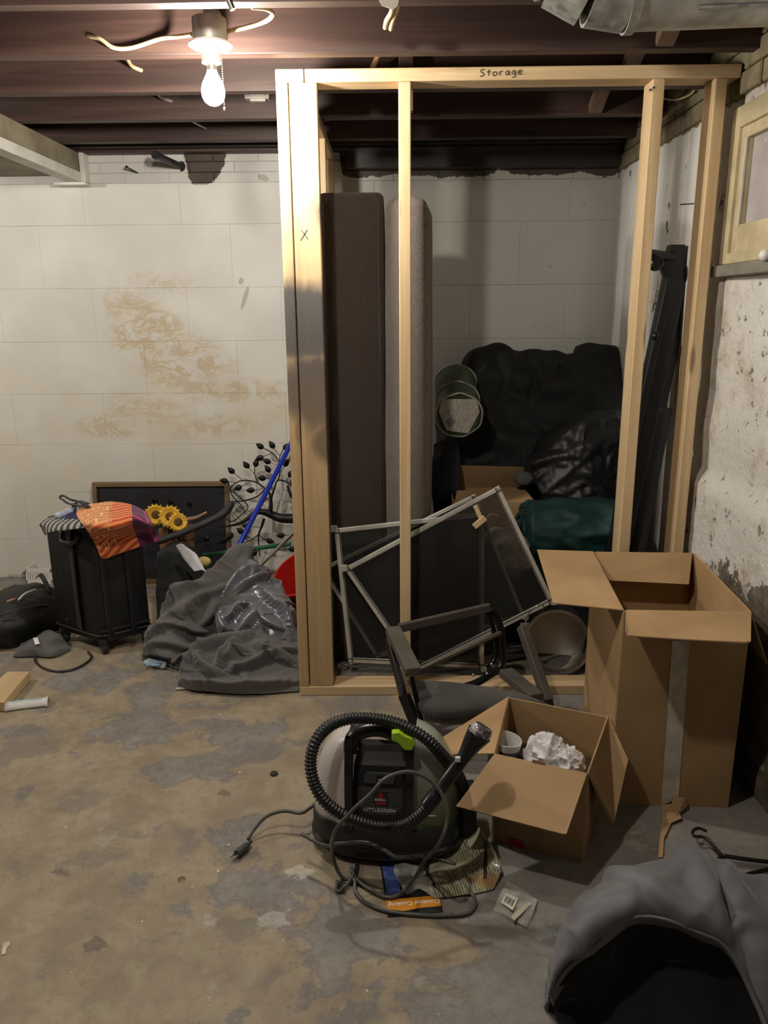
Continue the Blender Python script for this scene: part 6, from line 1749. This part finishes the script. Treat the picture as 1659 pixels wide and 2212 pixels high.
inn = [(x + 6, y + 18, z - .035) for (x, y, z) in lip]
rows = soft([back, cz(crest), cz(midc), cz(lip), cz(inn)], 90, 130)
sheet('shell', folds(rows, .034, 6.5, 4, seed=27, aniso=.22, fine=.06, lean=.4, rim=.0, keep=.14, smooth=3, ridges=[([(1318, 1900), (1390, 1925), (1470, 1985), (1560, 2040)], 22, .03), ([(1490, 1850), (1515, 1930), (1550, 2025)], 18, .028), ([(1250, 1990), (1330, 1945), (1400, 1935)], 16, .02), ([(1240, 2050), (1300, 1990), (1380, 1950)], 16, .02), ([(1560, 1900), (1590, 1960), (1650, 2010)], 22, .025), ([(1570, 2030), (1610, 2005), (1670, 2010)], 14, .02)]), JG, jk, .008, 1)
# hem stitch
lipc = spline(cz([(x, y, z + .012) for (x, y, z) in lip]), 80)
MB().tube(lipc, .0035, 6).build('hem', JG, jk, smooth=True)
i0 = [(x + 4, y + 10, z - .02) for (x, y, z) in lip]
i1 = [(1190, 2170, .05), (1260, 2140, .10), (1310, 2100, .13), (1360, 2060, .15), (1410, 2050, .155), (1460, 2060, .155), (1510, 2085, .15), (1550, 2120, .13), (1590, 2170, .10), (1620, 2230, .07), (1650, 2280, .05)]
i2 = [(1205, 2200, .01), (1270, 2190, .05), (1320, 2170, .08), (1370, 2140, .10), (1420, 2130, .105), (1470, 2140, .105), (1515, 2165, .10), (1550, 2195, .08), (1585, 2230, .06), (1610, 2270, .04), (1640, 2300, .02)]
i3 = [(1235, 2260, .004), (1290, 2290, .01), (1330, 2310, .02), (1380, 2320, .02), (1430, 2330, .02), (1480, 2330, .02), (1520, 2330, .02), (1550, 2330, .02), (1585, 2330, .01), (1610, 2340, .01), (1640, 2350, .004)]
rows = soft([cz(i0), cz(i1), cz(i2), cz(i3)], 50, 70)
sheet('fleece_lining', folds(rows, .02, 6, 3, seed=4, fine=.1), JB, jk, .006, 1)
HGR = simple('glossy_black_hanger', (.010, .010, .010), .22)
hg = thing('clothes_hanger', aZ(1580, 1860), 'glossy black plastic hanger on the floor behind the grey jacket', 'hanger')
MB().tube(cz([(1527, 1796, .03), (1510, 1789, .032), (1497, 1795, .032), (1500, 1806, .03), (1520, 1809, .028), (1540, 1826, .026), (1560, 1848, .024)]), .0042, 10, n=40).build('hook', HGR, hg, smooth=True)
MB().tube(cz([(1560, 1848, .024), (1610, 1856, .02), (1665, 1862, .016), (1720, 1866, .012)]), .0055, 10, n=20).build('arm', HGR, hg, smooth=True)
MB().tube(cz([(1560, 1848, .024), (1548, 1862, .018), (1532, 1884, .010)]), .0055, 10, n=20).build('arm', HGR, hg, smooth=True)
MB().tube(cz([(1575, 1902, .008), (1620, 1888, .010), (1700, 1868, .012)]), .0055, 10, n=20).build('cross_bar', HGR, hg, smooth=True)
# thermometer-like white knob on the window sill
kb = thing('white_knob', aX(1650, 551, 1.06), 'white plastic knob with a black slot on the window', 'knob')
c = aX(1652, 551, 1.05)
MB().sphere(c, .016, 1, 1, 1, u=16, v=10).build('ball', WPL, kb, smooth=True)
MB().tube([c, c + V(.045, 0, 0)], .008, 10).build('stem', WPL, kb, smooth=True)
